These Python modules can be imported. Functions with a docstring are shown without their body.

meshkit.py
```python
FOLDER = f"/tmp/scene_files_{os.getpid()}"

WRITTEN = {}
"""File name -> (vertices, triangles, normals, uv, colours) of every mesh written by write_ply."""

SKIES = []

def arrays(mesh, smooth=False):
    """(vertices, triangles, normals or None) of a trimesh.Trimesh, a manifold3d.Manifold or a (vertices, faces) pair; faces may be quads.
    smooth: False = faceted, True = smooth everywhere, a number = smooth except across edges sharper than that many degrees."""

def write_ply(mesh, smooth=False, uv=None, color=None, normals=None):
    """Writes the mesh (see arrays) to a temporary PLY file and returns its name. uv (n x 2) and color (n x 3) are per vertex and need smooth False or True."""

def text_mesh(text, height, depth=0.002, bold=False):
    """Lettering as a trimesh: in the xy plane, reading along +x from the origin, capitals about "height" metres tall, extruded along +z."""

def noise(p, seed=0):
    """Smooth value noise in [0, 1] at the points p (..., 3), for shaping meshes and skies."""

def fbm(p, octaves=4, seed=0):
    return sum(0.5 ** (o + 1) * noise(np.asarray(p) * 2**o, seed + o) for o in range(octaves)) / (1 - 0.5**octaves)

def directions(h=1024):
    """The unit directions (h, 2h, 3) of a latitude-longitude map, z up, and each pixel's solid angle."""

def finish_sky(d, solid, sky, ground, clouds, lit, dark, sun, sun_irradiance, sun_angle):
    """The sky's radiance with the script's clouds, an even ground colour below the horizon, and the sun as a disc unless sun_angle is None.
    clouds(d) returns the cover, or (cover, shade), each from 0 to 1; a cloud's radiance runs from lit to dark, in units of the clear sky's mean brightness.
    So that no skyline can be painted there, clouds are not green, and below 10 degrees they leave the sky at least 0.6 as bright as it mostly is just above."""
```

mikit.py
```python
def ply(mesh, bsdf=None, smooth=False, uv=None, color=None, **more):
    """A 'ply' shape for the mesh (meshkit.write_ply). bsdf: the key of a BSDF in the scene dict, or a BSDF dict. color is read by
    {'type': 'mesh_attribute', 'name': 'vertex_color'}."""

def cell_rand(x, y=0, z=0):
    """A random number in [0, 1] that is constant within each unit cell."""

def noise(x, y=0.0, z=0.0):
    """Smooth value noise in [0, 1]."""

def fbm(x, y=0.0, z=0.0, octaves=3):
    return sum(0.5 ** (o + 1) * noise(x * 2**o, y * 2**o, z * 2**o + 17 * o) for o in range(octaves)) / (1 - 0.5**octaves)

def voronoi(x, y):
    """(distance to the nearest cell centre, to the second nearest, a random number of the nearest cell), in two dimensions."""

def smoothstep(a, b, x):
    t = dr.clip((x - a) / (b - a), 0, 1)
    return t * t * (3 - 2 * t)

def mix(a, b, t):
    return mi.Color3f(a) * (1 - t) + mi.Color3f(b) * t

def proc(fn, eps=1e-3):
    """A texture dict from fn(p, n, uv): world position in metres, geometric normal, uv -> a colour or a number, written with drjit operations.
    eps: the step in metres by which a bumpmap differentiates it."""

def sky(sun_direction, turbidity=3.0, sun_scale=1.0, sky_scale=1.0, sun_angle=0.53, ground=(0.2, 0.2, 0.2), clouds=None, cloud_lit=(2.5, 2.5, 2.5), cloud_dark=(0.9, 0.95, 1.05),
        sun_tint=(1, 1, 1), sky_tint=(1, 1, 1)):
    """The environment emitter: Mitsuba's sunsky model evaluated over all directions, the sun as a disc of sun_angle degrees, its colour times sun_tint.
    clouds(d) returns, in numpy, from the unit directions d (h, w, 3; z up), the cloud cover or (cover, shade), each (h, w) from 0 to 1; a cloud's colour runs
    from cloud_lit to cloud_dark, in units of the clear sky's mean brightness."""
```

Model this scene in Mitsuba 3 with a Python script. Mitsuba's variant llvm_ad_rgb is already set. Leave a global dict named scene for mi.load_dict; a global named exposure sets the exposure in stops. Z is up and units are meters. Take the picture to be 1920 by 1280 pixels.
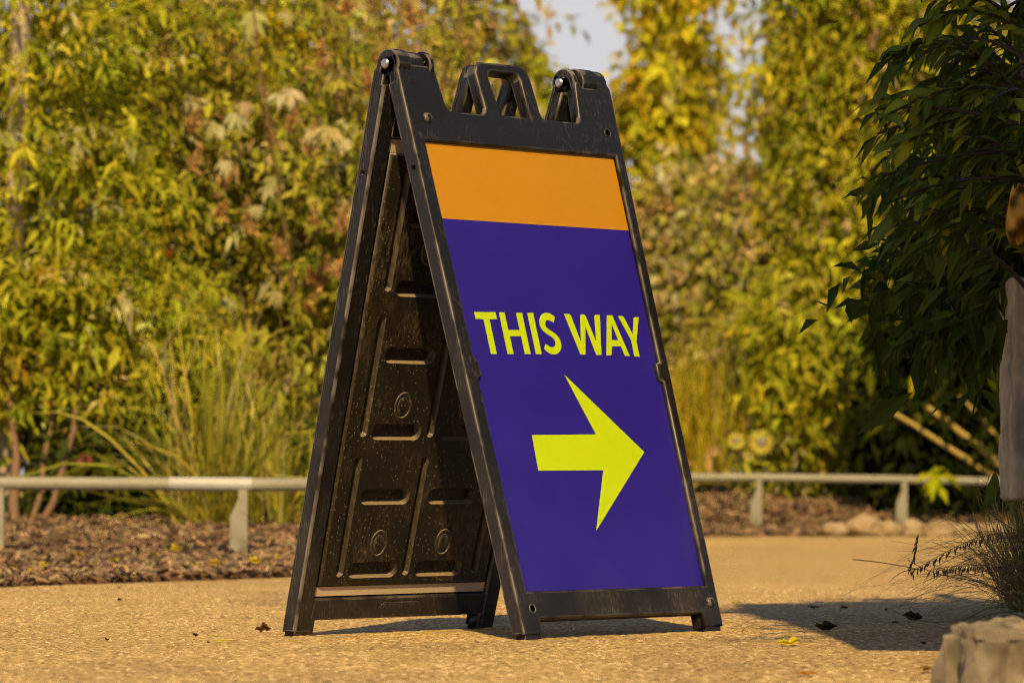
import math
import numpy as np
import trimesh
import shapely
from shapely.geometry import Polygon, LineString, Point, box
import manifold3d as m3
import drjit as dr
import mitsuba as mi
import mikit
import meshkit

# ------------------------------------------------------------------ camera, sky, exposure
T4 = mi.ScalarTransform4f
CAM_H, F_PX, HORIZON = 0.3376, 7438.75, 895.0          # metres, focal length in photo pixels (1920 wide), horizon row
PITCH = (HORIZON - 640.0) / F_PX
scene, labels = {}, {}
scene['camera'] = {
    'type': 'thinlens', 'fov': 2 * math.degrees(math.atan(960.0 / F_PX)), 'fov_axis': 'x',
    'aperture_radius': 0.0100, 'focus_distance': 8.55, 'near_clip': 0.1, 'far_clip': 600.0,
    'to_world': T4().look_at(origin=[0, 0, CAM_H], target=[0, math.cos(PITCH), CAM_H + math.sin(PITCH)], up=[0, 0, 1]),
}
SUN_AZ, SUN_EL = math.radians(-2.0), math.radians(42.0)
SUN = [math.sin(SUN_AZ) * math.cos(SUN_EL), -math.cos(SUN_AZ) * math.cos(SUN_EL), math.sin(SUN_EL)]


def clouds(d):
    n = meshkit.fbm(d * np.array([2.0, 2.0, 5.0]) + 3.1, octaves=4, seed=5)
    elev = np.degrees(np.arcsin(np.clip(d[..., 2], -1, 1)))
    cover = np.clip(1.15 - elev / 26.0, 0.10, 1.0) + 0.6 * (n - 0.5)          # bright haze low down, thin cloud above
    return np.clip(cover, 0, 1), np.clip(0.35 + 1.2 * (n - 0.5), 0, 1)


scene['sky_light'] = mikit.sky(SUN, turbidity=3, sun_scale=1.0, sky_scale=0.60, clouds=clouds,
                               cloud_lit=(4.1, 4.05, 4.1), cloud_dark=(3.5, 3.5, 3.65), sun_tint=(1.0, 0.88, 0.52), sky_tint=(0.80, 0.95, 1.28))
exposure = 1.62


# ------------------------------------------------------------------ helpers
def concat(ms):
    return trimesh.util.concatenate([m for m in ms])


def mesh_of(man):
    m = man.to_mesh()
    return trimesh.Trimesh(m.vert_properties[:, :3].astype(float), m.tri_verts, process=False)


def man_of(mesh):
    mesh = mesh.copy()
    mesh.merge_vertices()
    return m3.Manifold(m3.Mesh(np.asarray(mesh.vertices, np.float32), np.asarray(mesh.faces, np.uint32)))


COUNT = {}


def key_of(name, parent=None):
    base = name if parent is None else parent + '__' + name
    n = COUNT.get(base, -1) + 1
    COUNT[base] = n
    return base if n == 0 else f'{base}_{n:03d}'


def add(name, mesh, bsdf, parent=None, smooth=False, color=None, uv=None, **lab):
    key = key_of(name, parent)
    scene[key] = mikit.ply(mesh, bsdf, smooth=smooth, color=color, uv=uv)
    if lab:
        labels[key] = lab
    return key


def thing(name, label, category, group=None):
    key = key_of(name)
    labels[key] = {'label': label, 'category': category}
    if group:
        labels[key]['group'] = group
    return key


def ring_inset(r, d):
    """Ring of points (closed, without the repeat), solid on its left: every vertex moved inwards by d (mitred)."""
    a, b, c = np.roll(r, 1, 0), r, np.roll(r, -1, 0)
    t0, t1 = b - a, c - b
    t0 = t0 / np.linalg.norm(t0, axis=1, keepdims=True)
    t1 = t1 / np.linalg.norm(t1, axis=1, keepdims=True)
    n0, n1 = np.stack([-t0[:, 1], t0[:, 0]], 1), np.stack([-t1[:, 1], t1[:, 0]], 1)
    k = np.maximum(1 + (n0 * n1).sum(1, keepdims=True), 0.35)
    return b + d * (n0 + n1) / k


def bevel_prism(poly, w0, w1, r0=0.0, r1=0.0, steps=3):
    """Solid between w0 and w1 over a shapely polygon, its edges rounded by r0 at w0 and r1 at w1."""
    poly = shapely.geometry.polygon.orient(poly, 1.0)
    prof = []
    if r0 > 0:
        for k in range(steps + 1):
            a = math.pi / 2 * k / steps
            prof.append((r0 * (1 - math.sin(a)), w0 + r0 * (1 - math.cos(a))))
    else:
        prof.append((0.0, w0))
    if r1 > 0:
        for k in range(steps + 1):
            a = math.pi / 2 * (1 - k / steps)
            prof.append((r1 * (1 - math.sin(a)), w1 - r1 * (1 - math.cos(a))))
    else:
        prof.append((0.0, w1))
    verts, faces, caps = [], [], ([], [])
    n = 0
    for ring in [poly.exterior, *poly.interiors]:
        r = np.array(ring.coords)[:-1]
        m = len(r)
        for k, (d, w) in enumerate(prof):
            p = ring_inset(r, d) if d > 1e-9 else r
            verts.append(np.c_[p, np.full(m, w)])
            if k == 0:
                caps[0].append(p)
            if k == len(prof) - 1:
                caps[1].append(p)
            if k:
                i = np.arange(m)
                j = (i + 1) % m
                lo, hi = n + (k - 1) * m, n + k * m
                faces += [np.c_[lo + i, lo + j, hi + j], np.c_[lo + i, hi + j, hi + i]]
        n += m * len(prof)
    parts = [trimesh.Trimesh(np.vstack(verts), np.vstack(faces), process=False)]
    for which, w in ((0, prof[0][1]), (1, prof[-1][1])):
        pg = Polygon(caps[which][0], caps[which][1:])
        v, f = trimesh.creation.triangulate_polygon(pg, engine='earcut')
        a = v[f]
        ccw = ((a[:, 1, 0] - a[:, 0, 0]) * (a[:, 2, 1] - a[:, 0, 1]) - (a[:, 1, 1] - a[:, 0, 1]) * (a[:, 2, 0] - a[:, 0, 0])) > 0
        f = np.where((ccw == (which == 1))[:, None], f, f[:, ::-1])
        parts.append(trimesh.Trimesh(np.c_[v, np.full(len(v), w)], f, process=False))
    out = concat(parts)
    out.merge_vertices()
    return out


def round_poly(pts, r=0.0):
    p = Polygon(pts)
    return p.buffer(-r, quad_segs=4).buffer(2 * r, quad_segs=4).buffer(-r, quad_segs=4) if r else p


def prism_v(section, v0, v1, r=0.0):
    """Section in (u, w), run along v."""
    m = bevel_prism(Polygon(section), v0, v1, r, r, 2)
    m.vertices = m.vertices[:, [0, 2, 1]]
    m.invert()
    return m


def prism_u(section, u0, u1, r=0.0):
    """Section in (v, w), run along u."""
    m = bevel_prism(Polygon(section), u0, u1, r, r, 2)
    m.vertices = m.vertices[:, [2, 0, 1]]
    return m


def tube(points, radii, sides=8, caps=True):
    p = np.asarray(points, float)
    r = np.broadcast_to(np.asarray(radii, float), (len(p),))
    t = np.gradient(p, axis=0)
    t /= np.linalg.norm(t, axis=1, keepdims=True) + 1e-12
    ref = np.array([0, 0, 1.0]) if abs(t[:, 2]).mean() < 0.8 else np.array([1.0, 0, 0])
    a = np.cross(t, ref)
    a /= np.linalg.norm(a, axis=1, keepdims=True) + 1e-12
    b = np.cross(t, a)
    th = np.arange(sides) / sides * 2 * math.pi
    v = p[:, None] + r[:, None, None] * (np.cos(th)[None, :, None] * a[:, None] + np.sin(th)[None, :, None] * b[:, None])
    n = len(p)
    i, j = np.meshgrid(np.arange(n - 1), np.arange(sides), indexing='ij')
    k = (j + 1) % sides
    f = np.concatenate([np.stack([i * sides + j, i * sides + k, (i + 1) * sides + k], -1).reshape(-1, 3),
                        np.stack([i * sides + j, (i + 1) * sides + k, (i + 1) * sides + j], -1).reshape(-1, 3)])
    v = v.reshape(-1, 3)
    if caps:
        v = np.vstack([v, p[:1], p[-1:]])
        q = np.arange(sides)
        f = np.vstack([f, np.c_[(q + 1) % sides, q, q * 0 + n * sides], np.c_[(n - 1) * sides + q, (n - 1) * sides + (q + 1) % sides, q * 0 + n * sides + 1]])
    return trimesh.Trimesh(v, f, process=False)


def spot(px, py, y):
    """Where a measured photo point at distance y lies, for laying out the place."""
    return np.array([(px - 960.0) / F_PX * y, y, CAM_H + (HORIZON - py) / F_PX * y])


def unit(v):
    return v / (np.linalg.norm(v, axis=-1, keepdims=True) + 1e-12)


# ------------------------------------------------------------------ materials
def rgb(*c):
    return {'type': 'rgb', 'value': list(c)}


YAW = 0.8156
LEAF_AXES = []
for sgn in (-1, 1):                    # directions across, up and out of each leaf of the sign, for telling flat faces from rounded edges with painted-in glints
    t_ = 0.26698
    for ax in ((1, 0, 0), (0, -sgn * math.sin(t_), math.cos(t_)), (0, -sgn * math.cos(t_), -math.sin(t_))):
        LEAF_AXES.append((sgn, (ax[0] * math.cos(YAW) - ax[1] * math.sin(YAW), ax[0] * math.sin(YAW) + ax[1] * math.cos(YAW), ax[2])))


def edge_glint(n):  # mask of the rounded edges, where sun glints are painted in
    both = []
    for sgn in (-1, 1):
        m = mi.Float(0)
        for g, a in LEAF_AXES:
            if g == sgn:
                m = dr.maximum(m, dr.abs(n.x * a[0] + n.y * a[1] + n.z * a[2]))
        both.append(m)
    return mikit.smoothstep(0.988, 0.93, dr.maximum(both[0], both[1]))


def black_plastic(p, n, uv):
    streak = mikit.noise(p.x * 420, p.y * 420, p.z * 34)
    fine = mikit.noise(p.x * 900, p.y * 900, p.z * 900)
    cloud = mikit.fbm(p.x * 11, p.y * 11, p.z * 7, 3)
    wear = mikit.smoothstep(0.62, 0.92, streak) * mikit.smoothstep(0.35, 0.7, cloud) * 0.8
    speck = mikit.smoothstep(0.84, 0.94, fine) * mikit.smoothstep(0.3, 0.6, mikit.noise(p.x * 60, p.y * 60, p.z * 60))
    low = mikit.smoothstep(0.75, 0.0, p.z) * mikit.smoothstep(0.3, 0.75, cloud) * (0.4 + 0.9 * streak)
    base = mikit.mix((0.0075, 0.0070, 0.0085), (0.0135, 0.0120, 0.0125), cloud)
    base = mikit.mix(base, (0.12, 0.10, 0.085), dr.clip(wear * 0.6 + low * 0.30, 0, 1))
    base = mikit.mix(base, (0.22, 0.18, 0.14), speck * 0.55)
    glint_breaks = mikit.smoothstep(0.35, 0.62, mikit.fbm(p.x * 26, p.y * 26, p.z * 17, 3))
    return mikit.mix(base, (0.36, 0.32, 0.285), edge_glint(n) * glint_breaks * (0.10 + 0.22 * streak + 0.5 * cloud))  # sun glints along the edges, painted as a broken lighter colour


def dusty_plastic(p, n, uv):
    cell = mikit.cell_rand(p.x * 420, p.y * 420, p.z * 300)
    fine = mikit.noise(p.x * 700, p.y * 700, p.z * 500)
    cloud = mikit.fbm(p.x * 9, p.y * 9, p.z * 6, 3)
    streak = mikit.noise(p.x * 260, p.y * 260, p.z * 40)
    dust = mikit.smoothstep(0.42, 0.72, cloud) * mikit.smoothstep(0.25, 0.8, streak)
    base = mikit.mix((0.0170, 0.0130, 0.0095), (0.078, 0.056, 0.030), dust)
    speck = dr.select(cell > 0.972, 0.9, 0.0) + mikit.smoothstep(0.8, 0.95, fine) * 0.3
    patch = mikit.smoothstep(0.22, 0.52, mikit.fbm(p.x * 16, p.y * 16, p.z * 13, 2))
    base = mikit.mix(base, (0.30, 0.23, 0.13), dr.clip(speck * patch, 0, 1) * 0.7)
    base = mikit.mix(base, (0.15, 0.115, 0.08), edge_glint(n) * (0.08 + 0.34 * streak))  # lit edges and groove walls painted in as a lighter tone
    ledge = mikit.smoothstep(0.45, 0.85, n.z)                                    # dust settles on what faces up
    return mikit.mix(base, (0.36, 0.27, 0.17), ledge * 0.8)


def plastic_rough(p, n, uv):
    return 0.34 + 0.20 * mikit.fbm(p.x * 40, p.y * 40, p.z * 12, 3)


def plastic_bump(p, n, uv):
    return mikit.noise(p.x * 500, p.y * 500, p.z * 60) * 0.6 + mikit.noise(p.x * 1100, p.y * 1100, p.z * 1100) * 0.4


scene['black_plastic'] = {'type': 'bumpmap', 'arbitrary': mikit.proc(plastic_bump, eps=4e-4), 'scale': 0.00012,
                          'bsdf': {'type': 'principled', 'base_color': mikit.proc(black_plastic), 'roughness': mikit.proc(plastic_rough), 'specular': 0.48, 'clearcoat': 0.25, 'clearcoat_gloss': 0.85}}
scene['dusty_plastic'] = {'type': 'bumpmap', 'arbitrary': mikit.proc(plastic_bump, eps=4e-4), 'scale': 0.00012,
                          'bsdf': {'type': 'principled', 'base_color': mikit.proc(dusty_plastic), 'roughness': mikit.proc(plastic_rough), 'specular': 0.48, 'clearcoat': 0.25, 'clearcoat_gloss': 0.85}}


def grain(p, n, uv):
    return mikit.noise(p.x * 420, p.y * 420, p.z * 420)


def tone(col, amount, freq=7.0):
    def fn(p, n, uv):
        k = 1 + amount * (mikit.fbm(p.x * freq, p.y * freq, p.z * freq, 3) - 0.5) + amount * 0.9 * (mikit.noise(p.x * 500, p.y * 500, p.z * 500) - 0.5)
        grime = mikit.smoothstep(0.50, 0.02, p.z) * mikit.smoothstep(0.45, 0.8, mikit.fbm(p.x * 9, p.y * 9, p.z * 4, 3)) * 0.10
        scuff = mikit.smoothstep(0.90, 0.97, mikit.noise(p.x * 300, p.y * 300, p.z * 45)) * mikit.smoothstep(0.5, 0.75, mikit.fbm(p.x * 6 + 9, p.y * 6, p.z * 5, 2)) * 0.15
        return mikit.mix(mi.Color3f(*col) * k, (0.30, 0.25, 0.20), dr.clip(grime * 0.5 + scuff, 0, 1))
    return mikit.proc(fn)


def sheen_rough(p, n, uv):
    return 0.34 + 0.22 * mikit.fbm(p.x * 5, p.y * 5, p.z * 5, 3)


def print_mat(name, col, amount, rough=None):
    scene[name] = {'type': 'bumpmap', 'arbitrary': mikit.proc(grain, eps=5e-4), 'scale': 0.00009,
                   'bsdf': {'type': 'principled', 'base_color': tone(col, amount), 'roughness': rough or mikit.proc(sheen_rough), 'specular': 0.4}}


print_mat('purple_print', (0.027, 0.0135, 0.345), 0.25)
print_mat('orange_print', (0.60, 0.275, 0.002), 0.04)
print_mat('yellow_print', (0.57, 0.77, 0.001), 0.05)
print_mat('beige_board', (0.66, 0.52, 0.38), 0.2, 0.6)
scene['bolt_metal'] = {'type': 'principled', 'base_color': rgb(0.55, 0.52, 0.46), 'metallic': 1.0, 'roughness': 0.32}

# ------------------------------------------------------------------ the ground under everything
GX0, GY0 = -0.02, 8.63


def ground_height(x, y):
    d2 = ((x - GX0) ** 2 + (y - GY0) ** 2) / 1.5 ** 2
    return np.exp(-d2 ** 2) * (0.01345 * (x - GX0) - 0.01026 * (y - GY0))


def grid(x0, x1, nx, y0, y1, ny):
    x, y = np.meshgrid(np.linspace(x0, x1, nx), np.linspace(y0, y1, ny), indexing='ij')
    i, j = np.meshgrid(np.arange(nx - 1), np.arange(ny - 1), indexing='ij')
    a = i * ny + j
    f = np.concatenate([np.stack([a, a + ny, a + ny + 1], -1).reshape(-1, 3), np.stack([a, a + ny + 1, a + 1], -1).reshape(-1, 3)])
    return x.ravel(), y.ravel(), f


def path_color(p, n, uv):
    _, _, r = mikit.voronoi(p.x * 120, p.y * 120)
    big = mikit.fbm(p.x * 0.9, p.y * 0.35, 0.0, 3)
    mid = mikit.fbm(p.x * 5, p.y * 3, 4.0, 3)
    c = mikit.mix((0.215, 0.142, 0.055), (0.44, 0.305, 0.130), r)
    c = mikit.mix(c, (0.66, 0.50, 0.28), dr.select(r > 0.90, 0.8, 0.0))
    c = mikit.mix(c, (0.07, 0.045, 0.028), dr.select(r < 0.12, 0.45, 0.0))
    stain = mikit.smoothstep(0.56, 0.70, mikit.fbm(p.x * 1.7 + 3, p.y * 0.9, 8.0, 3))
    return c * (0.80 + 0.26 * big + 0.20 * mid) * (1.0 - 0.16 * stain)


def path_bump(p, n, uv):
    a, _, _ = mikit.voronoi(p.x * 95, p.y * 95)
    return 1.0 - a


scene['path_concrete'] = {'type': 'twosided', 'bsdf': {'type': 'principled', 'base_color': mikit.proc(path_color), 'roughness': 0.8, 'specular': 0.25}}
scene['path_far'] = {'type': 'twosided', 'bsdf': {'type': 'bumpmap', 'arbitrary': mikit.proc(path_bump, eps=2e-3), 'scale': 0.003,
                     'bsdf': {'type': 'principled', 'base_color': mikit.proc(path_color), 'roughness': 0.85, 'specular': 0.2}}}

x, y, f = grid(-2.0, 2.0, 520, 5.4, 12.6, 700)
stone = np.random.default_rng(4).uniform(0, 1, len(x)) * 0.0022 + meshkit.noise(np.c_[x * 60, y * 45, x * 0], 4) * 0.0018
edge = np.minimum.reduce([x + 2.0, 2.0 - x, y - 5.4, 12.6 - y])
fade = np.clip(edge / 0.1, 0, 1)
add('path', trimesh.Trimesh(np.c_[x, y, ground_height(x, y) + (stone - 0.0022) * fade], f, process=False), 'path_concrete', smooth=True, kind='structure')
gx = np.array([-2.0, 2.0])
coarse = []
for (a, b, c, d) in ((-300, 300, -300, 5.4), (-300, -2, 5.4, 12.6), (2, 300, 5.4, 12.6), (-300, 300, 12.6, 300)):
    xx, yy, ff = grid(a, b, 3, c, d, 3)
    coarse.append(trimesh.Trimesh(np.c_[xx, yy, xx * 0], ff, process=False))
add('ground', concat(coarse), 'path_far', kind='structure')

# ------------------------------------------------------------------ the A-frame sign
S_, TILT_, W_, L_, T_, TAPER = 0.72612, 0.26698, 0.62552, 1.252, 0.0391, 0.06715
ROT = trimesh.transformations.rotation_matrix(math.hypot(-0.01683, -0.00175), [-0.01683, -0.00175, 0])[:3, :3]
C_OLD = np.array([-5.95642, -5.93067, CAM_H])


def leaf_point(uvw, front):
    """Leaf coordinates (across, up the leaf, inwards from the outer face) to the place."""
    u, v, w = np.asarray(uvw, float).T
    v = v - (T_ - w) * math.tan(TILT_) * np.clip(1 - v / 0.03, 0, 1)          # the feet are cut level
    s = -1.0 if front else 1.0
    u = W_ / 2 + (u - W_ / 2) * (1.011 + (TAPER - .009) * v)
    p = np.stack([u, s * (S_ / 2 - v * math.sin(TILT_) - w * math.cos(TILT_)), v * math.cos(TILT_) - w * math.sin(TILT_) + T_ * math.sin(TILT_)], 1)
    p = (p - [W_ / 2, 0, 0]) @ ROT.T + [W_ / 2, 0, 0] - C_OLD
    right, fwd = np.array([math.cos(YAW), -math.sin(YAW), 0]), np.array([math.sin(YAW), math.cos(YAW), 0])
    return np.stack([p @ right, p @ fwd, p[:, 2] + CAM_H], 1)


def to_leaf(mesh, front, mirror=None):
    """mirror: the leaf's own u runs from the other side (the rear leaf is the front one turned round)."""
    m = mesh.copy()
    v = np.array(m.vertices)
    mirror = (not front) if mirror is None else mirror
    if mirror:
        v[:, 0] = W_ - v[:, 0]
    c = mesh.copy()
    c.vertices = c.vertices - c.vertices.mean(0)
    m.vertices = leaf_point(v, front)
    if (c.volume > 0) == (mirror == (not front)):
        m.invert()
    return m


LIP = 0.0105


def frame_parts():
    W = W_
    out = [(0, .008), (.0575, .008), (.0585, .0315), (.562, .0315), (.563, .008), (W, .008), (W, 1.238), (W - .008, 1.25), (W - .0385, 1.25), (W - .0390, 1.238), (W - .0895, 1.238), (W - .0900, 1.25),
           (W - .101, 1.25), (W - .108, 1.244), (.5095, 1.166), (.506, 1.157), (.498, 1.1515), (.404, 1.1515), (.396, 1.157), (.3925, 1.166), (.385, 1.245), (.378, 1.264), (.364, 1.273),
           (.244, 1.273), (.2315, 1.264), (.2235, 1.245), (.2300, 1.166), (.2265, 1.157), (.2185, 1.1505), (.1276, 1.1505), (.1195, 1.156), (.1163, 1.166), (.108, 1.244), (.102, 1.25), (.008, 1.25), (0, 1.238)]
    sign = [(.0355, .0925), (.0355, .552), (.047, .556), (.047, .590), (.0355, .599), (.0355, 1.0775), (W - .0268, 1.0775), (W - .0268, .599), (W - .0385, .595), (W - .0385, .560), (W - .0268, .553), (W - .0268, .0925)]
    hole = [(.2735, 1.1525), (.261, 1.237), (.264, 1.247), (.272, 1.2510), (.340, 1.2520), (.349, 1.248), (.3525, 1.238), (.3605, 1.1525)]
    ms = [bevel_prism(Polygon(out, [sign, hole]), 0, LIP, .0058, .0006)]
    # stiles behind the lip
    stile = [(.0014, .0096), (.0302, .0096), (.0302, .018), (.0450, .0185), (.0478, .0215), (.0478, T_ - .005), (.0435, T_), (.007, T_), (.0030, T_ - .0018), (.0014, T_ - .006), (.0010, .024)]
    left = man_of(prism_v(stile, .010, 1.214, .002))
    drill = m3.Manifold.cylinder(.016, .0058, .0058, 20).rotate([0, 90, 0]).translate([-.004, 1.0205, .0185])
    left = left - drill
    ms.append(mesh_of(left))
    rs = [(W - .0014, .0096), (W - .0224, .0096), (W - .0224, .018), (W - .0450, .0185), (W - .0478, .0215), (W - .0478, T_ - .005), (W - .0435, T_), (W - .007, T_), (W - .0030, T_ - .0018), (W - .0014, T_ - .006), (W - .0010, .024)]
    ms.append(mesh_of(man_of(prism_v(rs[::-1], .010, 1.214, .002)) - drill.translate([W - .008, 0, 0])))
    # bars
    bar = man_of(prism_u([(.0332, .0098), (.0825, .0098), (.0825, T_ - .004), (.0785, T_), (.0375, T_), (.0332, T_ - .004)], .0455, W - .0455, .002))
    pill = LineString([(.262, .0575), (.362, .0575)]).buffer(.0155)
    cut = man_of(bevel_prism(pill, T_ - .0022, T_ + .004))
    raised = man_of(bevel_prism(LineString([(.262, .0575), (.362, .0575)]).buffer(.0128), T_ - .004, T_ - .0002, 0, .0018))
    ms += [mesh_of(bar - cut), mesh_of(raised)]
    ms.append(prism_u([(1.1015, .0098), (1.1490, .0098), (1.1490, T_ - .005), (1.144, T_), (1.1065, T_), (1.1015, T_ - .004)], .0455, W - .0455, .002))
    # shoulders and handle
    for a in (((.0014, 1.14), (.1150, 1.14), (.1065, 1.236), (.0014, 1.236)), ((W - .0014, 1.14), (W - .1150, 1.14), (W - .1065, 1.236), (W - .0014, 1.236))):
        p = Polygon(a)
        ms.append(bevel_prism(shapely.geometry.polygon.orient(p), .0098, .0335, 0, .005))
    ring = Polygon([(.3920, 1.140), (.3838, 1.245), (.377, 1.263), (.3635, 1.2715), (.2445, 1.2715), (.230, 1.263), (.225, 1.245), (.2315, 1.140),
                    (.2725, 1.140), (.2610, 1.237), (.264, 1.247), (.272, 1.2510), (.340, 1.2520), (.349, 1.248), (.3525, 1.238), (.3605, 1.140)])
    ms.append(bevel_prism(ring, .0098, .0335, 0, .007))
    # feet
    for u0, u1 in ((.0024, .0562), (.5655, W - .0024)):
        ms.append(bevel_prism(box(u0, .0, u1, .036), .0098, T_ - .0006, 0, .004))
        ms.append(bevel_prism(box(u0 + .005, .0, u1 - .005, .012), .0062, .012, .002))
    # hinge knuckles: hooks on one shoulder, a middle tongue on the other; the pin lies at v = 1.236, w = .0385
    cv, cw = 1.2600, .0395
    ang = np.radians(np.linspace(180, -28, 27))
    hook = [(cv + .032 * math.sin(a), cw + .032 * math.cos(a)) for a in ang] + [(cv + .0185 * math.sin(a), cw + .0185 * math.cos(a)) for a in ang[::-1]]
    hook = Polygon(hook).union(Polygon([(1.205, .0075), (1.262, .0066), (1.262, .0200), (1.205, .0200)])).buffer(.0005)
    tongue = Polygon(hook).buffer(-.0005)
    for u0, u1 in ((W - .1035, W - .0900), (W - .0385, W - .0012)):
        ms.append(prism_u(np.array(hook.exterior.coords)[:-1], u0, u1, .003))
    for u0, u1 in ((.0425, .0870),):
        ms.append(prism_u(np.array(tongue.exterior.coords)[:-1], u0, u1, .003))
    return ms


def back_panel():
    r = bevel_prism(box(.0540, .1075, W_ - .0540, 1.069), .0168, T_ - .0008, 0, .0100, 4)
    body = man_of(r)
    top = T_ - .0008

    def cutter(line, r_top, r_bot, depth):
        a = man_of(bevel_prism(LineString(line).buffer(r_top, quad_segs=6), top - .0002, top + .004))
        b = man_of(bevel_prism(LineString(line).buffer(r_bot, quad_segs=6), top - depth, top - depth + .0006))
        return m3.Manifold.batch_hull([a, b])
    for v in (.4570, .6285, .7770, .3110, .1450, .9300):
        for c in (.2160, .4200):
            body = body - cutter([(c - .0560, v), (c + .0560, v)], .0180, .0125, .0165)
    for u, cols in ((.1010, 1), (.3180, 1), (.5180, 1)):
        for v0, v1 in ((.1420, .392), (.457, .705), (.780, 1.045)):
            body = body - cutter([(u, v0), (u, v1)], .0115, .0040, .0140)
    m = mesh_of(body)
    rings = []
    for c in ((.2200, .515), (.4150, .515), (.2165, .204), (.4150, .204), (.2200, .860), (.4150, .860)):
        t = trimesh.creation.torus(.0225, .0030, major_sections=28, minor_sections=8)
        t.apply_scale([1, 1.25, 1])
        t.apply_translation([c[0], c[1], top])
        d = trimesh.creation.icosphere(2, .0165)
        d.apply_scale([1, 1.25, .26])
        d.apply_translation([c[0], c[1], top])
        rings += [t, d]
    return [m, *rings]


def board_slab(u0, u1, v0, v1, w0, w1):
    return bevel_prism(box(u0, v0, u1, v1), w0, w1)


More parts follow.
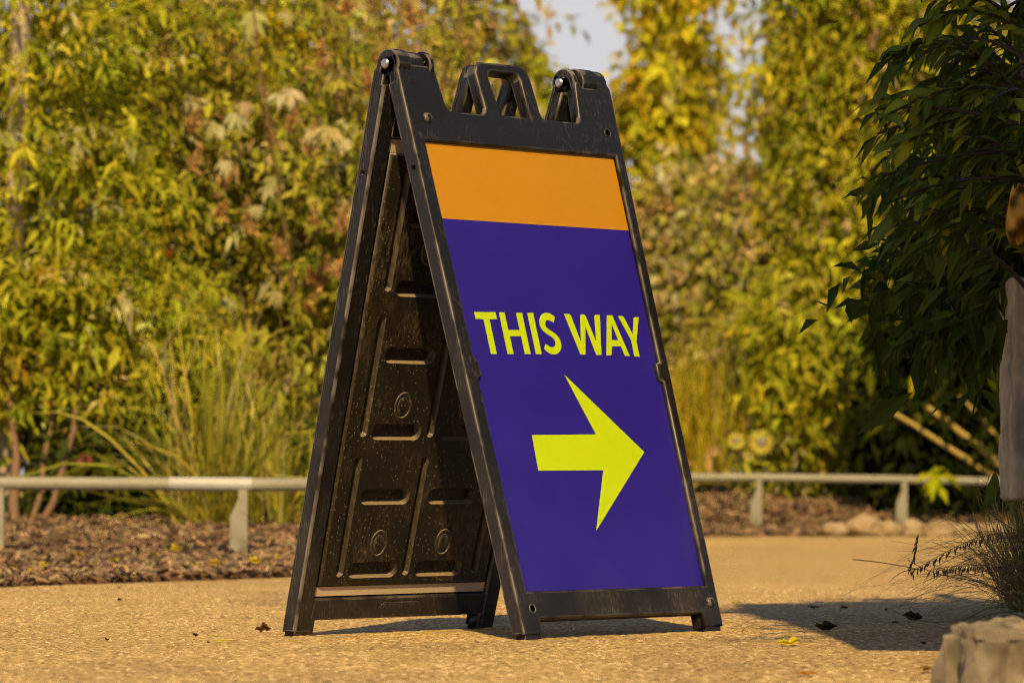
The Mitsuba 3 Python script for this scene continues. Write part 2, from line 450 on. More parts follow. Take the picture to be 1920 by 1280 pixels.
sign = thing('sandwich_board_sign', 'black plastic A-frame sandwich board reading THIS WAY with a yellow arrow pointing right', 'sign')
FP = frame_parts()
for front in (True, False):
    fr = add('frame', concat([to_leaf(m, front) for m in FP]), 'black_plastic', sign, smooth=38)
    add('back_panel', concat([to_leaf(m, front) for m in back_panel()]), 'dusty_plastic', sign, smooth=30,
        label='dusty brown-black inner panel with moulded slots, ribs and ringed bosses') if not front else add('back_panel', concat([to_leaf(m, front) for m in back_panel()]), 'dusty_plastic', sign, smooth=30)
    bd = add('sign_panel', to_leaf(board_slab(.0308, W_ - .0230, .0885, 1.0990, .0108, .0150), front), 'purple_print' if front else 'beige_board', sign,
             label='printed sign insert, orange band over purple field' if front else 'pale beige back of the rear insert board')
    if not front:
        for v0, v1 in ((.0860, .1068), (1.0698, 1.0985)):
            add('board_edge', to_leaf(board_slab(.0490, W_ - .0490, v0, v1, .0152, .0305), front), 'beige_board', sign)
    if front:
        add('orange_band', to_leaf(board_slab(.0312, W_ - .0234, .9066, 1.0812, .01015, .0109), front), 'orange_print', bd)
        LET = {
            'T': [(.0745, .7007), (.1364, .702), (.1372, .6864), (.1147, .6857), (.1137, .609), (.0967, .6086), (.0974, .6852), (.0745, .6855)],
            'H': [(.1472, .702), (.1635, .7025), (.1634, .6633), (.1971, .6642), (.1975, .7025), (.2153, .7031), (.2143, .6113), (.1971, .6109), (.1973, .6503), (.1636, .6494), (.1634, .6101), (.1456, .6097)],
            'I': [(.2311, .7036), (.2485, .7041), (.2474, .6116), (.2302, .6112)],
            'S': [(.3118, .6968), (.304, .6835), (.2948, .688), (.2863, .6894), (.2797, .6855), (.2767, .6782), (.2801, .6711), (.2907, .6648), (.3039, .6577), (.312, .6472), (.3134, .6348), (.3086, .6233), (.2983, .6149), (.2846, .611), (.2728, .6132), (.2631, .6182), (.258, .6242), (.266, .6353), (.2736, .6301), (.2811, .6272), (.2899, .6291), (.2962, .6344), (.2967, .6426), (.2907, .6503), (.2797, .6556), (.2679, .6625), (.2612, .6726), (.2613, .6849), (.2666, .6954), (.2757, .7029), (.2875, .7058), (.2997, .7047)],
            'W': [(.3415, .705), (.3577, .705), (.3619, .7004), (.3752, .6409), (.39, .7023), (.3948, .7052), (.4028, .7054), (.4071, .7007), (.4227, .6427), (.4336, .7026), (.4372, .7052), (.4516, .7057), (.4297, .6141), (.4139, .6138), (.3989, .6786), (.3804, .6136), (.3656, .6133)],
            'A': [(.4738, .7055), (.4902, .706), (.5179, .6132), (.5031, .6139), (.4969, .6352), (.4688, .6345), (.4627, .6165), (.4591, .614), (.4452, .6136)],
            'Y': [(.5077, .7049), (.5225, .7053), (.5262, .7012), (.5421, .6632), (.556, .7021), (.5588, .7037), (.5725, .7041), (.549, .647), (.5488, .6126), (.5329, .6129), (.5335, .6497)]}

        def chaikin(p, keep):
            q = []
            for i in range(len(p)):
                a, b, c = np.array(p[i - 1]), np.array(p[i]), np.array(p[(i + 1) % len(p)])
                q += [b] if i in keep else [b + .25 * (a - b), b + .25 * (c - b)]
            return q
        for ch, pts in LET.items():
            if ch == 'S':
                q = chaikin(pts, (0, 1, 16, 17))
                pts = q
            pg = Polygon(pts, [[(.4827, .6869), (.4924, .6493), (.4724, .6488)]] if ch == 'A' else [])
            add('letter', to_leaf(bevel_prism(pg, .0101, .0109), front), 'yellow_print', bd, label=f'yellow letter {ch}')
        add('arrow', to_leaf(bevel_prism(Polygon([(.3024, .567), (.499, .3951), (.2962, .2212), (.3586, .3542), (.1602, .3531), (.1648, .4315), (.3595, .434)]), .0101, .0109), front),
            'yellow_print', bd, label='yellow arrow pointing right')
    for (u, v, dome) in ((.0537, 1.129, 1), (.5865, 1.132, 0), (.0403, .0548, 0), (.5955, .0543, 1)):
        if dome:
            d = trimesh.creation.revolve([(0, .0082), (.0055, .0078), (.0090, .0062), (.0108, .0034), (.0112, 0)], sections=24)
        else:
            d = concat([trimesh.creation.torus(.0088, .0016, major_sections=24, minor_sections=8),
                        trimesh.creation.revolve([(0, .0022), (.003, .0019), (.0055, .0008), (.0072, 0)], sections=24)])
        d.apply_scale([1, 1, -1])
        d.apply_translation([u, v, .0002])
        d = to_leaf(d, front)
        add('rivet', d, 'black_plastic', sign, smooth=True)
    # hinge bolts: the hooked shoulder carries the pin
    cv, cw = 1.2600, .0395
    for u0, u1 in ((W_ - .1120, W_ + .0035),):
        rod = trimesh.creation.cylinder(.0055, u1 - u0, sections=16)
        heads = [rod]
        for s in (-1, 1):
            h = trimesh.creation.cylinder(.0140, .006, sections=6)
            h.apply_translation([0, 0, s * (u1 - u0) / 2])
            b = trimesh.creation.revolve([(0, .0035), (.0085, .003), (.0115, 0)], sections=12)
            b.apply_scale([1, 1, s])
            b.apply_translation([0, 0, s * ((u1 - u0) / 2 + .003)])
            heads += [h, b]
        rod = concat(heads)
        v = np.array(rod.vertices)
        rod.vertices = np.c_[(u0 + u1) / 2 + v[:, 2], cv + v[:, 0], cw + v[:, 1]]
        add('hinge_bolt', to_leaf(rod, front), 'bolt_metal', sign, smooth=30, label='steel hinge bolt')

# ------------------------------------------------------------------ leaves and plants
def leaf_mat(name, trans=0.45, rough=0.5):
    scene[name] = {'type': 'principledthin', 'base_color': {'type': 'mesh_attribute', 'name': 'vertex_color'}, 'roughness': rough, 'diff_trans': trans, 'eta': 1.4}


leaf_mat('leaf', 0.75)
leaf_mat('leaf_matte', 0.35, 0.7)
leaf_mat('glossy_leaf', 0.30, 0.38)
scene['stem'] = {'type': 'twosided', 'bsdf': {'type': 'principled', 'base_color': {'type': 'mesh_attribute', 'name': 'vertex_color'}, 'roughness': 0.7, 'specular': 0.3}}


def palette(rng, n, cols, spread=0.22):
    """A colour per leaf: a pick from weighted colours, varied in brightness and slightly in hue."""
    w = np.array([c[3] for c in cols], float)
    c = np.array([c[:3] for c in cols])[rng.choice(len(cols), n, p=w / w.sum())]
    return np.clip(c * np.exp(rng.normal(0, spread, (n, 1))) * np.exp(rng.normal(0, 0.06, (n, 3))), 0.001, 0.8)


def leaf_mesh(p, d, n, length, width, droop=0.2, fold=0.18):
    """Pointed leaves: base, two edges, midrib and tip. Returns vertices (k, 5, 3) and triangles."""
    k = len(p)
    d = unit(d)
    side = unit(np.cross(d, n))
    n = unit(np.cross(side, d))
    length, width = np.broadcast_to(length, (k,))[:, None], np.broadcast_to(width, (k,))[:, None]
    droop = np.broadcast_to(droop, (k,))[:, None]
    down = np.array([0, 0, -1.0])
    mid = p + d * length * 0.48 + down * length * droop * 0.22
    tip = p + d * length * (1 - 0.25 * droop) + down * length * droop
    lift = n * width * fold
    v = np.stack([p, mid - side * width / 2 + lift, mid, mid + side * width / 2 + lift, tip], 1)
    f = np.array([[0, 1, 2], [0, 2, 3], [1, 4, 2], [2, 4, 3]])
    return v, f


def join_leaves(vf, col):
    v, f = vf
    k, m = v.shape[:2]
    faces = (f[None] + (np.arange(k) * m)[:, None, None]).reshape(-1, 3)
    shade = np.ones((m, 1))
    return trimesh.Trimesh(v.reshape(-1, 3), faces, process=False), np.repeat(col, m, 0)


def merge_colored(parts):
    parts = [p for p in parts if p is not None]
    n, vs, fs, cs = 0, [], [], []
    for m, c in parts:
        vs.append(np.asarray(m.vertices))
        fs.append(np.asarray(m.faces) + n)
        cs.append(np.broadcast_to(c, (len(m.vertices), 3)))
        n += len(m.vertices)
    return trimesh.Trimesh(np.vstack(vs), np.vstack(fs), process=False), np.vstack(cs)


def sprigs(rng, base, direction, length, per, leaf_len, leaf_wid, cols, droop=0.5, leaf_droop=0.35, spread=0.75, side_tone=None):
    """Leafy twigs: 'per' leaves alternate along each arching twig that starts at base and runs in direction."""
    k = len(base)
    direction = unit(direction)
    length = np.broadcast_to(length, (k,))
    t = (np.arange(per) + 0.6) / per
    down = np.array([0, 0, -1.0])
    pos = base[:, None] + direction[:, None] * (length[:, None, None] * t[None, :, None]) + down * (droop * length[:, None, None] * (t ** 2)[None, :, None])
    along = unit(direction[:, None] + down * (2 * droop * t)[None, :, None])
    ref = rng.normal(0, 1, (k, 1, 3))
    side = unit(np.cross(along, ref))
    third = np.cross(along, side)
    ang = rng.uniform(0, 2 * math.pi, (k, 1)) + np.arange(per)[None] * 2.4 + rng.normal(0, 0.3, (k, per))
    out = np.cos(ang)[..., None] * side + np.sin(ang)[..., None] * third
    d = unit(along * (1 - spread * 0.6) + out * spread + rng.normal(0, 0.15, (k, per, 3)))
    nrm = unit(np.array([0, -0.6, .8]) + rng.normal(0, 0.45, (k, per, 3)))
    n = k * per
    ll = leaf_len * np.exp(rng.normal(0, 0.22, n))
    c = palette(rng, k, cols)[:, None] * np.exp(rng.normal(0, 0.14, (k, per, 1)))
    return join_leaves(leaf_mesh(pos.reshape(n, 3), d.reshape(n, 3), nrm.reshape(n, 3), ll, ll * leaf_wid * np.exp(rng.normal(0, .15, n)), np.clip(rng.normal(leaf_droop, 0.18, n), -.2, 1), ), c.reshape(n, 3))


def crown_points(rng, n, centre, radii, lump=0.35, shell=0.55, seed=1, freq=1.6):
    """Points in an uneven crown, thicker towards its outside; returns points and outward directions."""
    u = unit(rng.normal(0, 1, (n, 3)))
    radii = np.asarray(radii, float)
    k = 1 + lump * 2 * (meshkit.fbm(u * freq * np.array([1.3, 1.3, 1.6]) + seed * 7.3, 3, seed) - 0.5)
    r = rng.uniform(0, 1, n) ** shell
    p = np.asarray(centre) + u * radii * (k * r)[:, None]
    return p, unit(u / radii)


def bush(rng, centre, radii, n, per, twig, leaf_len, leaf_wid, cols, lump=0.35, shell=0.4, droop=0.5, leaf_droop=0.35, seed=1, floor=0.05, up=0.3, freq=1.6, spread=0.75, keep=None):
    p, o = crown_points(rng, n, centre, radii, lump, shell, seed, freq)
    ok = p[:, 2] > floor
    if keep is not None:
        ok &= keep(p)
    p, o = p[ok], o[ok]
    d = unit(o + np.array([0, 0, up]) + rng.normal(0, 0.45, p.shape))
    return sprigs(rng, p - d * twig * 0.5, d, twig * np.exp(rng.normal(0, .25, len(p))), per, leaf_len, leaf_wid, cols, droop, leaf_droop, spread)


def stems(paths, r0, r1, col, sides=6):
    ms = []
    for pts in paths:
        pts = np.asarray(pts, float)
        ms.append((tube(pts, np.linspace(r0, r1, len(pts)), sides), col))
    return merge_colored(ms)


def curve(a, b, bend=(0, 0, 0), n=7, rng=None, wob=0.0):
    t = np.linspace(0, 1, n)[:, None]
    p = np.asarray(a) * (1 - t) + np.asarray(b) * t + np.asarray(bend) * 4 * t * (1 - t)
    if rng is not None:
        p[1:-1] += rng.normal(0, wob, (n - 2, 3))
    return p


def trunk_limbs(rng, foot, top, r, limbs, reach, col, sides=7):
    paths = [(curve(foot, top, rng.normal(0, .03, 3), 8, rng, r * .3), r, r * .35)]
    for _ in range(limbs):
        t = rng.uniform(0.35, 0.95)
        a = np.asarray(foot) * (1 - t) + np.asarray(top) * t
        b = a + np.array([rng.uniform(-1, 1), rng.uniform(-.7, .7), rng.uniform(.3, 1.2)]) * reach
        paths.append((curve(a, b, rng.normal(0, .08, 3) * reach, 6, rng, r * .2), r * .5, r * .12))
    return merge_colored([(tube(p, np.linspace(a, b, len(p)), sides), np.asarray(col)) for p, a, b in paths])


def plant(name, label, category, crown, trunk=None, group=None, mat='leaf', crown_name='crown', trunk_name='trunk', extra=()):
    k = thing(name, label, category, group)
    if trunk is not None:
        add(trunk_name, trunk[0], 'stem', k, smooth=True, color=trunk[1])
    add(crown_name, crown[0], mat, k, color=crown[1])
    for nm, (m, c), mt in extra:
        add(nm, m, mt, k, color=c)
    return k


BARK = np.array([0.23, 0.135, 0.075])
# foliage colours: red, green, blue, weight
WILLOW = [(0.458, 0.435, 0.035, 5), (0.382, 0.400, 0.032, 4), (0.512, 0.464, 0.041, 3), (0.316, 0.342, 0.032, 2), (0.545, 0.394, 0.046, .25), (0.611, 0.580, 0.232, 1.3)]
OLIVE = [(0.382, 0.365, 0.046, 4), (0.447, 0.412, 0.064, 4), (0.294, 0.313, 0.041, 2), (0.611, 0.557, 0.278, 1.5), (0.524, 0.360, 0.151, 1.0)]
GOLD = [(.62, .53, .03, 5), (.55, .49, .03, 4), (.46, .44, .035, 3), (.66, .58, .20, 1), (.60, .40, .03, 1)]
BROWN = [(0.580, 0.406, 0.174, 4), (0.487, 0.383, 0.116, 3), (0.650, 0.522, 0.290, 2), (0.406, 0.371, 0.058, 4)]
GREEN = [(0.418, 0.423, 0.030, 5), (0.510, 0.476, 0.037, 4), (0.325, 0.348, 0.030, 3), (0.580, 0.534, 0.104, 1)]
TAN = [(0.580, 0.464, 0.220, 4), (0.499, 0.429, 0.139, 4), (0.638, 0.522, 0.313, 2), (0.394, 0.371, 0.070, 3), (0.545, 0.371, 0.174, 1)]
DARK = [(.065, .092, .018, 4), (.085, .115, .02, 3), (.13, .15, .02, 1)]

# ------------------------------------------------------------------ mulch beds
def left_bed_height(x, y):
    h = np.interp(y, [12.0, 12.6, 14.5, 15.3, 15.9, 17.8, 19.5, 24], [.004, .012, .022, .036, .085, .145, .17, .18])
    return h + 0.02 * (meshkit.noise(np.c_[np.ravel(x) * 2.1, np.ravel(y) * 1.4, np.ravel(x) * 0], 8).reshape(np.shape(x)) - 0.5) * np.clip((y - 12.6) / 1.5, 0, 1)


def bed_edge(x):
    return np.interp(x, [-9, -2.4, -1.58, -0.77, -0.25, 0.0, 0.1], [9.5, 11.6, 12.25, 13.4, 14.9, 17.0, 20.0])


def right_bed_height(x, y):
    h = np.interp(y, [22.6, 23.6, 24.3, 24.8, 26.6, 40], [.004, .01, .03, .125, .215, .3])
    return h + 0.03 * (meshkit.noise(np.c_[np.ravel(x) * 1.7, np.ravel(y) * 1.2, np.ravel(x) * 0], 9).reshape(np.shape(x)) - 0.5) * np.clip((y - 23.4) / 1.5, 0, 1)


def soil(p, n, uv):
    a = mikit.fbm(p.x * 14, p.y * 14, p.z * 14, 4)
    b = mikit.noise(p.x * 90, p.y * 90, p.z * 90)
    return mikit.mix((0.050, 0.030, 0.018), (0.17, 0.095, 0.050), dr.clip(a * 0.8 + b * 0.3, 0, 1))


scene['soil'] = {'type': 'twosided', 'bsdf': {'type': 'principled', 'base_color': mikit.proc(soil), 'roughness': 0.9, 'specular': 0.15}}
t = np.linspace(0, 1, 60)
xs = np.linspace(-9, 0.1, 90)
X, Tt = np.meshgrid(xs, t, indexing='ij')
Y = bed_edge(X) + (30 - bed_edge(X)) * Tt ** 1.6
i, j = np.meshgrid(np.arange(len(xs) - 1), np.arange(len(t) - 1), indexing='ij')
a = (i * len(t) + j).ravel()
quad = np.vstack([np.c_[a, a + len(t), a + len(t) + 1], np.c_[a, a + len(t) + 1, a + 1]])
Z = left_bed_height(X, Y) * np.clip(Tt * 60, 0.15, 1)
Z[:, 0] = -0.01
add('mulch_bed', trimesh.Trimesh(np.c_[X.ravel(), Y.ravel(), Z.ravel()], quad, process=False), 'soil', smooth=True, kind='structure')
xs2 = np.linspace(0.0, 9, 60)
X, Tt = np.meshgrid(xs2, np.linspace(0, 1, 60), indexing='ij')
Y = 22.9 + 0.12 * np.sin(X * 3.1) - 0.25 * np.clip(X - 2.0, 0, 9) + (45 - 22.9) * Tt ** 2
Z = right_bed_height(X, Y)
Z[:, 0] = -0.01
Z[0] = -0.01
i, j = np.meshgrid(np.arange(59), np.arange(59), indexing='ij')
a = (i * 60 + j).ravel()
add('mulch_bed', trimesh.Trimesh(np.c_[X.ravel(), Y.ravel(), Z.ravel()], np.vstack([np.c_[a, a + 60, a + 61], np.c_[a, a + 61, a + 1]]), process=False), 'soil', smooth=True, kind='structure')


def chips(rng, x, y, z, size, cols):
    """Flat splinters of bark lying at all angles."""
    n = len(x)
    L, Wd, H = size * rng.uniform(.5, 1.6, n), size * rng.uniform(.22, .5, n), size * rng.uniform(.08, .2, n)
    yaw, tilt, roll = rng.uniform(0, 2 * math.pi, n), rng.normal(0, .35, n), rng.normal(0, .5, n)
    e = np.stack([np.cos(yaw) * np.cos(tilt), np.sin(yaw) * np.cos(tilt), np.sin(tilt)], 1)
    s = unit(np.cross(e, np.array([0, 0, 1.0])) + np.outer(np.sin(roll), [0, 0, 1.0]))
    u = np.cross(s, e)
    c = np.c_[x, y, z + size * rng.uniform(0, .45, n)]
    corners = []
    for a, b, d in ((-1, -.6, -1), (1, -.9, -1), (1.1, .7, -1), (-.9, 1, -1), (-.9, -.5, 1), (.9, -.8, 1), (1, .6, 1), (-.8, .9, 1)):
        corners.append(c + e * (a * L / 2)[:, None] + s * (b * Wd / 2)[:, None] + u * (d * H / 2)[:, None])
    v = np.stack(corners, 1)
    f = np.array([[0, 2, 1], [0, 3, 2], [4, 5, 6], [4, 6, 7], [0, 1, 5], [0, 5, 4], [1, 2, 6], [1, 6, 5], [2, 3, 7], [2, 7, 6], [3, 0, 4], [3, 4, 7]])
    col = palette(rng, n, cols, .3)
    return trimesh.Trimesh(v.reshape(-1, 3), (f[None] + (np.arange(n) * 8)[:, None, None]).reshape(-1, 3), process=False), np.repeat(col, 8, 0)


BARKS = [(.21, .130, .072, 5), (.115, .070, .040, 3), (.32, .215, .12, 4), (.42, .29, .15, 1.5), (.045, .026, .016, 2)]
rng = np.random.default_rng(11)
n = 17000
x = rng.uniform(-4.0, 0.0, n)
y = bed_edge(x) + 0.02 + (19.5 - bed_edge(x)) * rng.uniform(0, 1, n) ** 1.5 + rng.normal(0, .03, n)
m, c = chips(rng, x, y, left_bed_height(x, y), 0.042, BARKS)
add('mulch_chips', m, 'stem', color=c, kind='stuff', label='brown bark mulch chips covering the left planting bed', category='mulch')
n = 7000
x = rng.uniform(0.3, 4.2, n)
y = 22.85 + 4.2 * rng.uniform(0, 1, n) ** 1.3
m, c = chips(rng, x, y, right_bed_height(x, y), 0.06, BARKS)
add('mulch_chips', m, 'stem', color=c, kind='stuff', label='brown mulch covering the far right planting bed behind the rail', category='mulch')

# ------------------------------------------------------------------ low rails
def painted(p, n, uv):
    a = mikit.fbm(p.x * 12, p.y * 12, p.z * 20, 3)
    s = mikit.noise(p.x * 160, p.y * 160, p.z * 30)
    dirt = mikit.smoothstep(0.16, 0.03, p.z) * mikit.smoothstep(0.3, 0.6, mikit.noise(p.x * 60, p.y * 60, p.z * 25))
    rust = mikit.smoothstep(0.74, 0.82, mikit.fbm(p.x * 35, p.y * 35, p.z * 35, 3))
    c = mikit.mix((0.375, 0.36, 0.27), (0.30, 0.28, 0.20), a) * (0.9 + 0.2 * s)
    return mikit.mix(mikit.mix(c, (0.16, 0.10, 0.06), dirt * 0.7), (0.20, 0.10, 0.04), rust * 0.8)


scene['rail_paint'] = {'type': 'principled', 'base_color': mikit.proc(painted), 'roughness': 0.5, 'specular': 0.4}
scene['rail_metal'] = {'type': 'principled', 'base_color': rgb(.50, .49, .45), 'roughness': 0.42, 'specular': 0.5}


def fence_post(x, y, zb, zt, flip=1):
    w, t = .068, .012
    prof = Polygon([(w / 2, zb - .15), (w / 2, zt), (.0, zt), (-.002, zt - .075), (-w / 2, zt - .145), (-w / 2, zb - .15)])
    m = bevel_prism(prof, -t / 2, t / 2, .002, .002, 2)
    v = np.array(m.vertices)
    m.vertices = np.c_[x + flip * v[:, 0], y + v[:, 2], v[:, 1]]
    if flip > 0:
        m.invert()
    return m


def low_rail(label, pts, posts, heights, sleeves):
    k = thing('low_fence', label, 'fence')
    pts = np.asarray(pts, float)
    add('rail', tube(pts, .0255, 14), 'rail_paint', k, smooth=True)
    for (px_, py_), zb in zip(posts, heights):
        add('post', fence_post(px_, py_ - .012, zb, .338 - .006), 'rail_paint', k, smooth=30)
    for q in sleeves:
        add('sleeve', tube(np.asarray(q), .0275, 14), 'rail_metal', k, smooth=True, label='bare metal sleeve joining the rail tubes')
    return k


zr = .316
low_rail('low pale metal garden rail on flat posts along the left mulch bed',
         [(-4.2, 15.1, zr), (-2.9, 15.2, zr), (-1.985, 15.3, zr), (-1.063, 15.3, zr - .004), (-.75, 15.35, zr - .006), (-.42, 15.6, zr - .006), (-.2, 16.2, zr - .006), (-.1, 17.2, zr)],
         [(-2.93, 15.2), (-1.990, 15.3), (-1.052, 15.3), (-.15, 16.6)], [.03, .02, .02, .05], [[(-1.32, 15.3, zr - .003), (-1.0, 15.3, zr - .004)]])
zr = .338
low_rail('low pale metal garden rail along the far right bed behind the sign',
         [(.25, 24.6, zr), (.8, 24.1, zr), (1.47, 24.0, zr), (2.36, 24.1, zr - .012), (3.2, 24.2, zr - .03), (4.4, 24.4, zr - .05)],
         [(.62, 24.25), (1.475, 24.0), (2.365, 24.1), (3.3, 24.2)], [0.0, 0.0, 0.0, 0.0], [])

# ------------------------------------------------------------------ planting on the left
rng = np.random.default_rng(21)
c = np.array([-2.35, 19.0, 1.95])
cr = merge_colored([bush(rng, (-2.72, 18.9, 1.95), (1.15, .95, 1.55), 4200, 9, .30, .078, .30, WILLOW, lump=.5, shell=.33, droop=.3, seed=2, floor=.42),
                    bush(rng, (-1.85, 18.5, 1.00), (.55, .5, .52), 1000, 9, .26, .076, .30, WILLOW, lump=.5, shell=.4, droop=.45, seed=3, floor=.40),
                    bush(rng, (-2.35, 18.4, 1.02), (.70, .5, .48), 1000, 9, .26, .076, .30, WILLOW, lump=.5, shell=.4, droop=.45, seed=4, floor=.45)])
paths = [curve((-2.22 + dx, 17.75, .08), (-2.36 + ex, 18.3 + ey * .5, 1.2), (rng.normal(0, .06), 0, 0), 8, rng, .018) for dx, ex, ey in ((0, 0, 0), (.09, .35, .1), (-.10, -.35, .2), (.05, .1, .35), (-.04, -.2, -.1))]
tr = merge_colored([stems([q], r, r * .5, BARK * t) for q, r, t in zip(paths, (.026, .020, .024, .015, .018), (1.05, .9, 1.2, 1.0, .9))])
plant('large_shrub', 'dense yellow-green leafy shrub with tan stems filling the far left', 'shrub', cr, tr, trunk_name='stem')

for px_, label in ((-4.9, 'leafy shrub continuing the planting outside the left edge'), (-7.0, 'leafy shrub farther along outside the left edge')):
    rg = np.random.default_rng(int(-px_ * 10))
    cr = bush(rg, (px_, 19.6, 1.6), (1.35, 1.0, 1.6), 1300, 8, .36, .11, .32, WILLOW, lump=.5, shell=.4, seed=int(-px_), floor=.3)
    plant('large_shrub', label, 'shrub', cr, stems([curve((px_ + d, 19.4, .1), (px_ + d * 2, 19.6, 1.6)) for d in (-.3, 0, .3)], .03, .015, BARK), trunk_name='stem')

# pale trunk seen high on the left edge
m, c = stems([curve((-2.36, 18.30, 0), (-2.27, 18.36, 4.6), (.03, 0, 0), 12, rng, .02)], .050, .044, np.array([.50, .40, .30]), 10)
cr = bush(rng, (-2.6, 21.8, 4.4), (1.2, 1.0, 1.0), 500, 9, .4, .09, .3, WILLOW, seed=6)
plant('pale_tree', 'pale-barked slender tree rising behind the far left shrub', 'tree', cr, (m, c))

# the tall flowering perennials between the left shrub and the sign
PALE = [(.50, .47, .24, 3), (.44, .43, .16, 2), (.54, .50, .30, 1)]
PLUME = [(.58, .35, .13, 3), (.50, .31, .12, 2), (.60, .42, .18, 1)]


def palm_leaf(p, size, rng, facing):
    """A hanging compound leaf: long fingers from one point, each with its own bend."""
    k = 8
    a = np.linspace(-1.25, 1.25, k) + rng.normal(0, .08, k)
    side = np.array([math.cos(facing), math.sin(facing), 0])
    d = np.outer(np.sin(a), side) + np.outer(np.cos(a), [0, -.25, -.9]) + rng.normal(0, .12, (k, 3))
    nrm = np.tile(np.array([0, -1.0, .35]), (k, 1)) + rng.normal(0, .2, (k, 3))
    L = size * .62 * np.exp(rng.normal(0, .12, k)) * (1 - .25 * np.abs(a) / 1.25)
    return join_leaves(leaf_mesh(np.tile(p, (k, 1)), d, nrm, L, L * .30, .25), palette(rng, 1, PALE, .12).repeat(k, 0) * np.exp(rng.normal(0, .1, (k, 1))))


def plume(a, b, rng, width, cols=PLUME, n=160):
    t = rng.uniform(0, 1, n)
    c = np.asarray(a)[None] * (1 - t[:, None]) + np.asarray(b)[None] * t[:, None]
    d = unit(unit(np.asarray(b) - np.asarray(a)) * .9 + rng.normal(0, .55, (n, 3)))
    w = width * (1 - t * .75)
    L = w * rng.uniform(.6, 1.3, n)
    return join_leaves(leaf_mesh(c, d, rng.normal(0, 1, (n, 3)), L, L * .28, .1), palette(rng, n, cols, .25))


def perennial(label, foot, height, lean, pales, plumes, seed, leafy=260, rad=.42):
    rng = np.random.default_rng(seed)
    k = thing('tall_perennial', label, 'plant')
    foot = np.asarray(foot, float)
    top = foot + np.array([lean[0], lean[1], height])
    cr = bush(rng, foot + np.array([lean[0] * .5, lean[1] * .5, height * .52]), (rad, rad * .9, height * .5), int(leafy * 1.6), 9, .28, .086, .34, OLIVE, lump=.5, shell=.5, droop=.35, seed=seed)
    ps = [curve(foot + np.r_[rng.normal(0, .05, 2), 0], top + np.r_[rng.normal(0, rad * .5, 2), rng.uniform(-.4, 0)], rng.normal(0, .05, 3), 8, rng, .01) for _ in range(7)]
    m, c = stems(ps, .010, .005, np.array([.24, .13, .06]))
    add('stem', m, 'stem', k, smooth=True, color=c)
    add('foliage', cr[0], 'leaf', k, color=cr[1])
    for (px, py, size) in pales:
        p = spot(px, py, foot[1] - rad * 1.35)
        m, c = palm_leaf(p, size, rng, rng.normal(0, .3))
        add('leaf', m, 'leaf_matte', k, color=c, label='pale drooping compound leaf' if (px, py, size) == pales[0] else None) if False else add('leaf', m, 'leaf_matte', k, color=c)
    for _ in range(3):
        qx, qy = 960 + foot[0] / foot[1] * F_PX + rng.normal(0, 60), rng.uniform(40, 560)
        plumes = plumes + [(qx, qy + rng.uniform(30, 70), qx + rng.normal(0, 14), qy, rng.uniform(.04, .065))]
    for (x0, y0, x1, y1, wd) in plumes:
        m, c = plume(spot(x0, y0, foot[1] - rad * 1.3), spot(x1, y1, foot[1] - rad * 1.35), rng, wd * 1.25)
        add('plume', m, 'leaf_matte', k, color=c)
    return k


perennial('tall plant with rusty dried plumes beside the left shrub', (-1.72, 19.6, .16), 3.0, (.02, 0), [(440, 210, .16), (395, 225, .13), (420, 300, .13), (470, 30, .16), (455, 190, .12)],
          [(262, 110, 262, 50, .07), (300, 130, 320, 10, .06), (352, 250, 372, 200, .06), (355, 320, 378, 268, .05), (275, 20, 268, -30, .05)], 31, 300)
perennial('tall plant with many pale drooping leaves in the middle of the left hedge', (-1.22, 19.7, .16), 2.95, (.03, .05), [(478, 18, .17), (545, 165, .17), (520, 175, .13), (405, 232, .15), (360, 190, .12), (515, 330, .17), (500, 350, .13), (535, 20, .12)],
          [(540, 250, 556, 190, .05), (520, 290, 500, 230, .05), (402, 370, 440, 310, .05), (600, 540, 612, 480, .07), (585, 535, 578, 500, .05)], 32, 300)
perennial('tall plant with pale leaves and brown plumes just left of the sign', (-.86, 19.4, .16), 2.75, (.02, .05), [(610, 235, .19), (585, 240, .13), (640, 260, .12), (480, 385, .12), (430, 555, .12), (515, 545, .13)],
          [(575, 290, 592, 225, .06), (640, 440, 648, 380, .06), (650, 30, 652, -30, .06), (600, 130, 604, 70, .05)], 33, 300)
perennial('tall olive plant partly hidden behind the sign', (-.42, 20.0, .17), 2.75, (.0, .05), [(672, 60, .13), (690, 330, .12)], [(700, 140, 706, 60, .06), (770, 60, 765, 0, .06)], 34, 300)

# hedge backing them
rg = np.random.default_rng(41)
cr = merge_colored([bush(rg, (-1.35, 21.6, 1.15), (1.75, .8, 1.35), 2800, 9, .36, .095, .34, OLIVE + WILLOW[:3], lump=.45, shell=.4, seed=12, floor=.12),
                    bush(rg, spot(470, 80, 20.8), (.42, .3, .20), 330, 9, .26, .08, .36, [(.62, .50, .02, 3), (.56, .47, .03, 2)], lump=.5, shell=.6, seed=22, floor=.8),
                    bush(rg, (-1.75, 21.8, 2.45), (.95, .7, .85), 1500, 9, .36, .095, .34, OLIVE + WILLOW[:3], lump=.45, shell=.4, seed=13, floor=.8)])
plant('olive_hedge', 'olive and yellow hedge standing behind the tall flowering plants', 'hedge', cr, stems([curve((-1.35 + dx, 21.6, .1), (-1.35 + dx * 2, 21.7, 1.5)) for dx in (-.6, -.2, .3, .7)], .03, .015, BARK), trunk_name='stem')

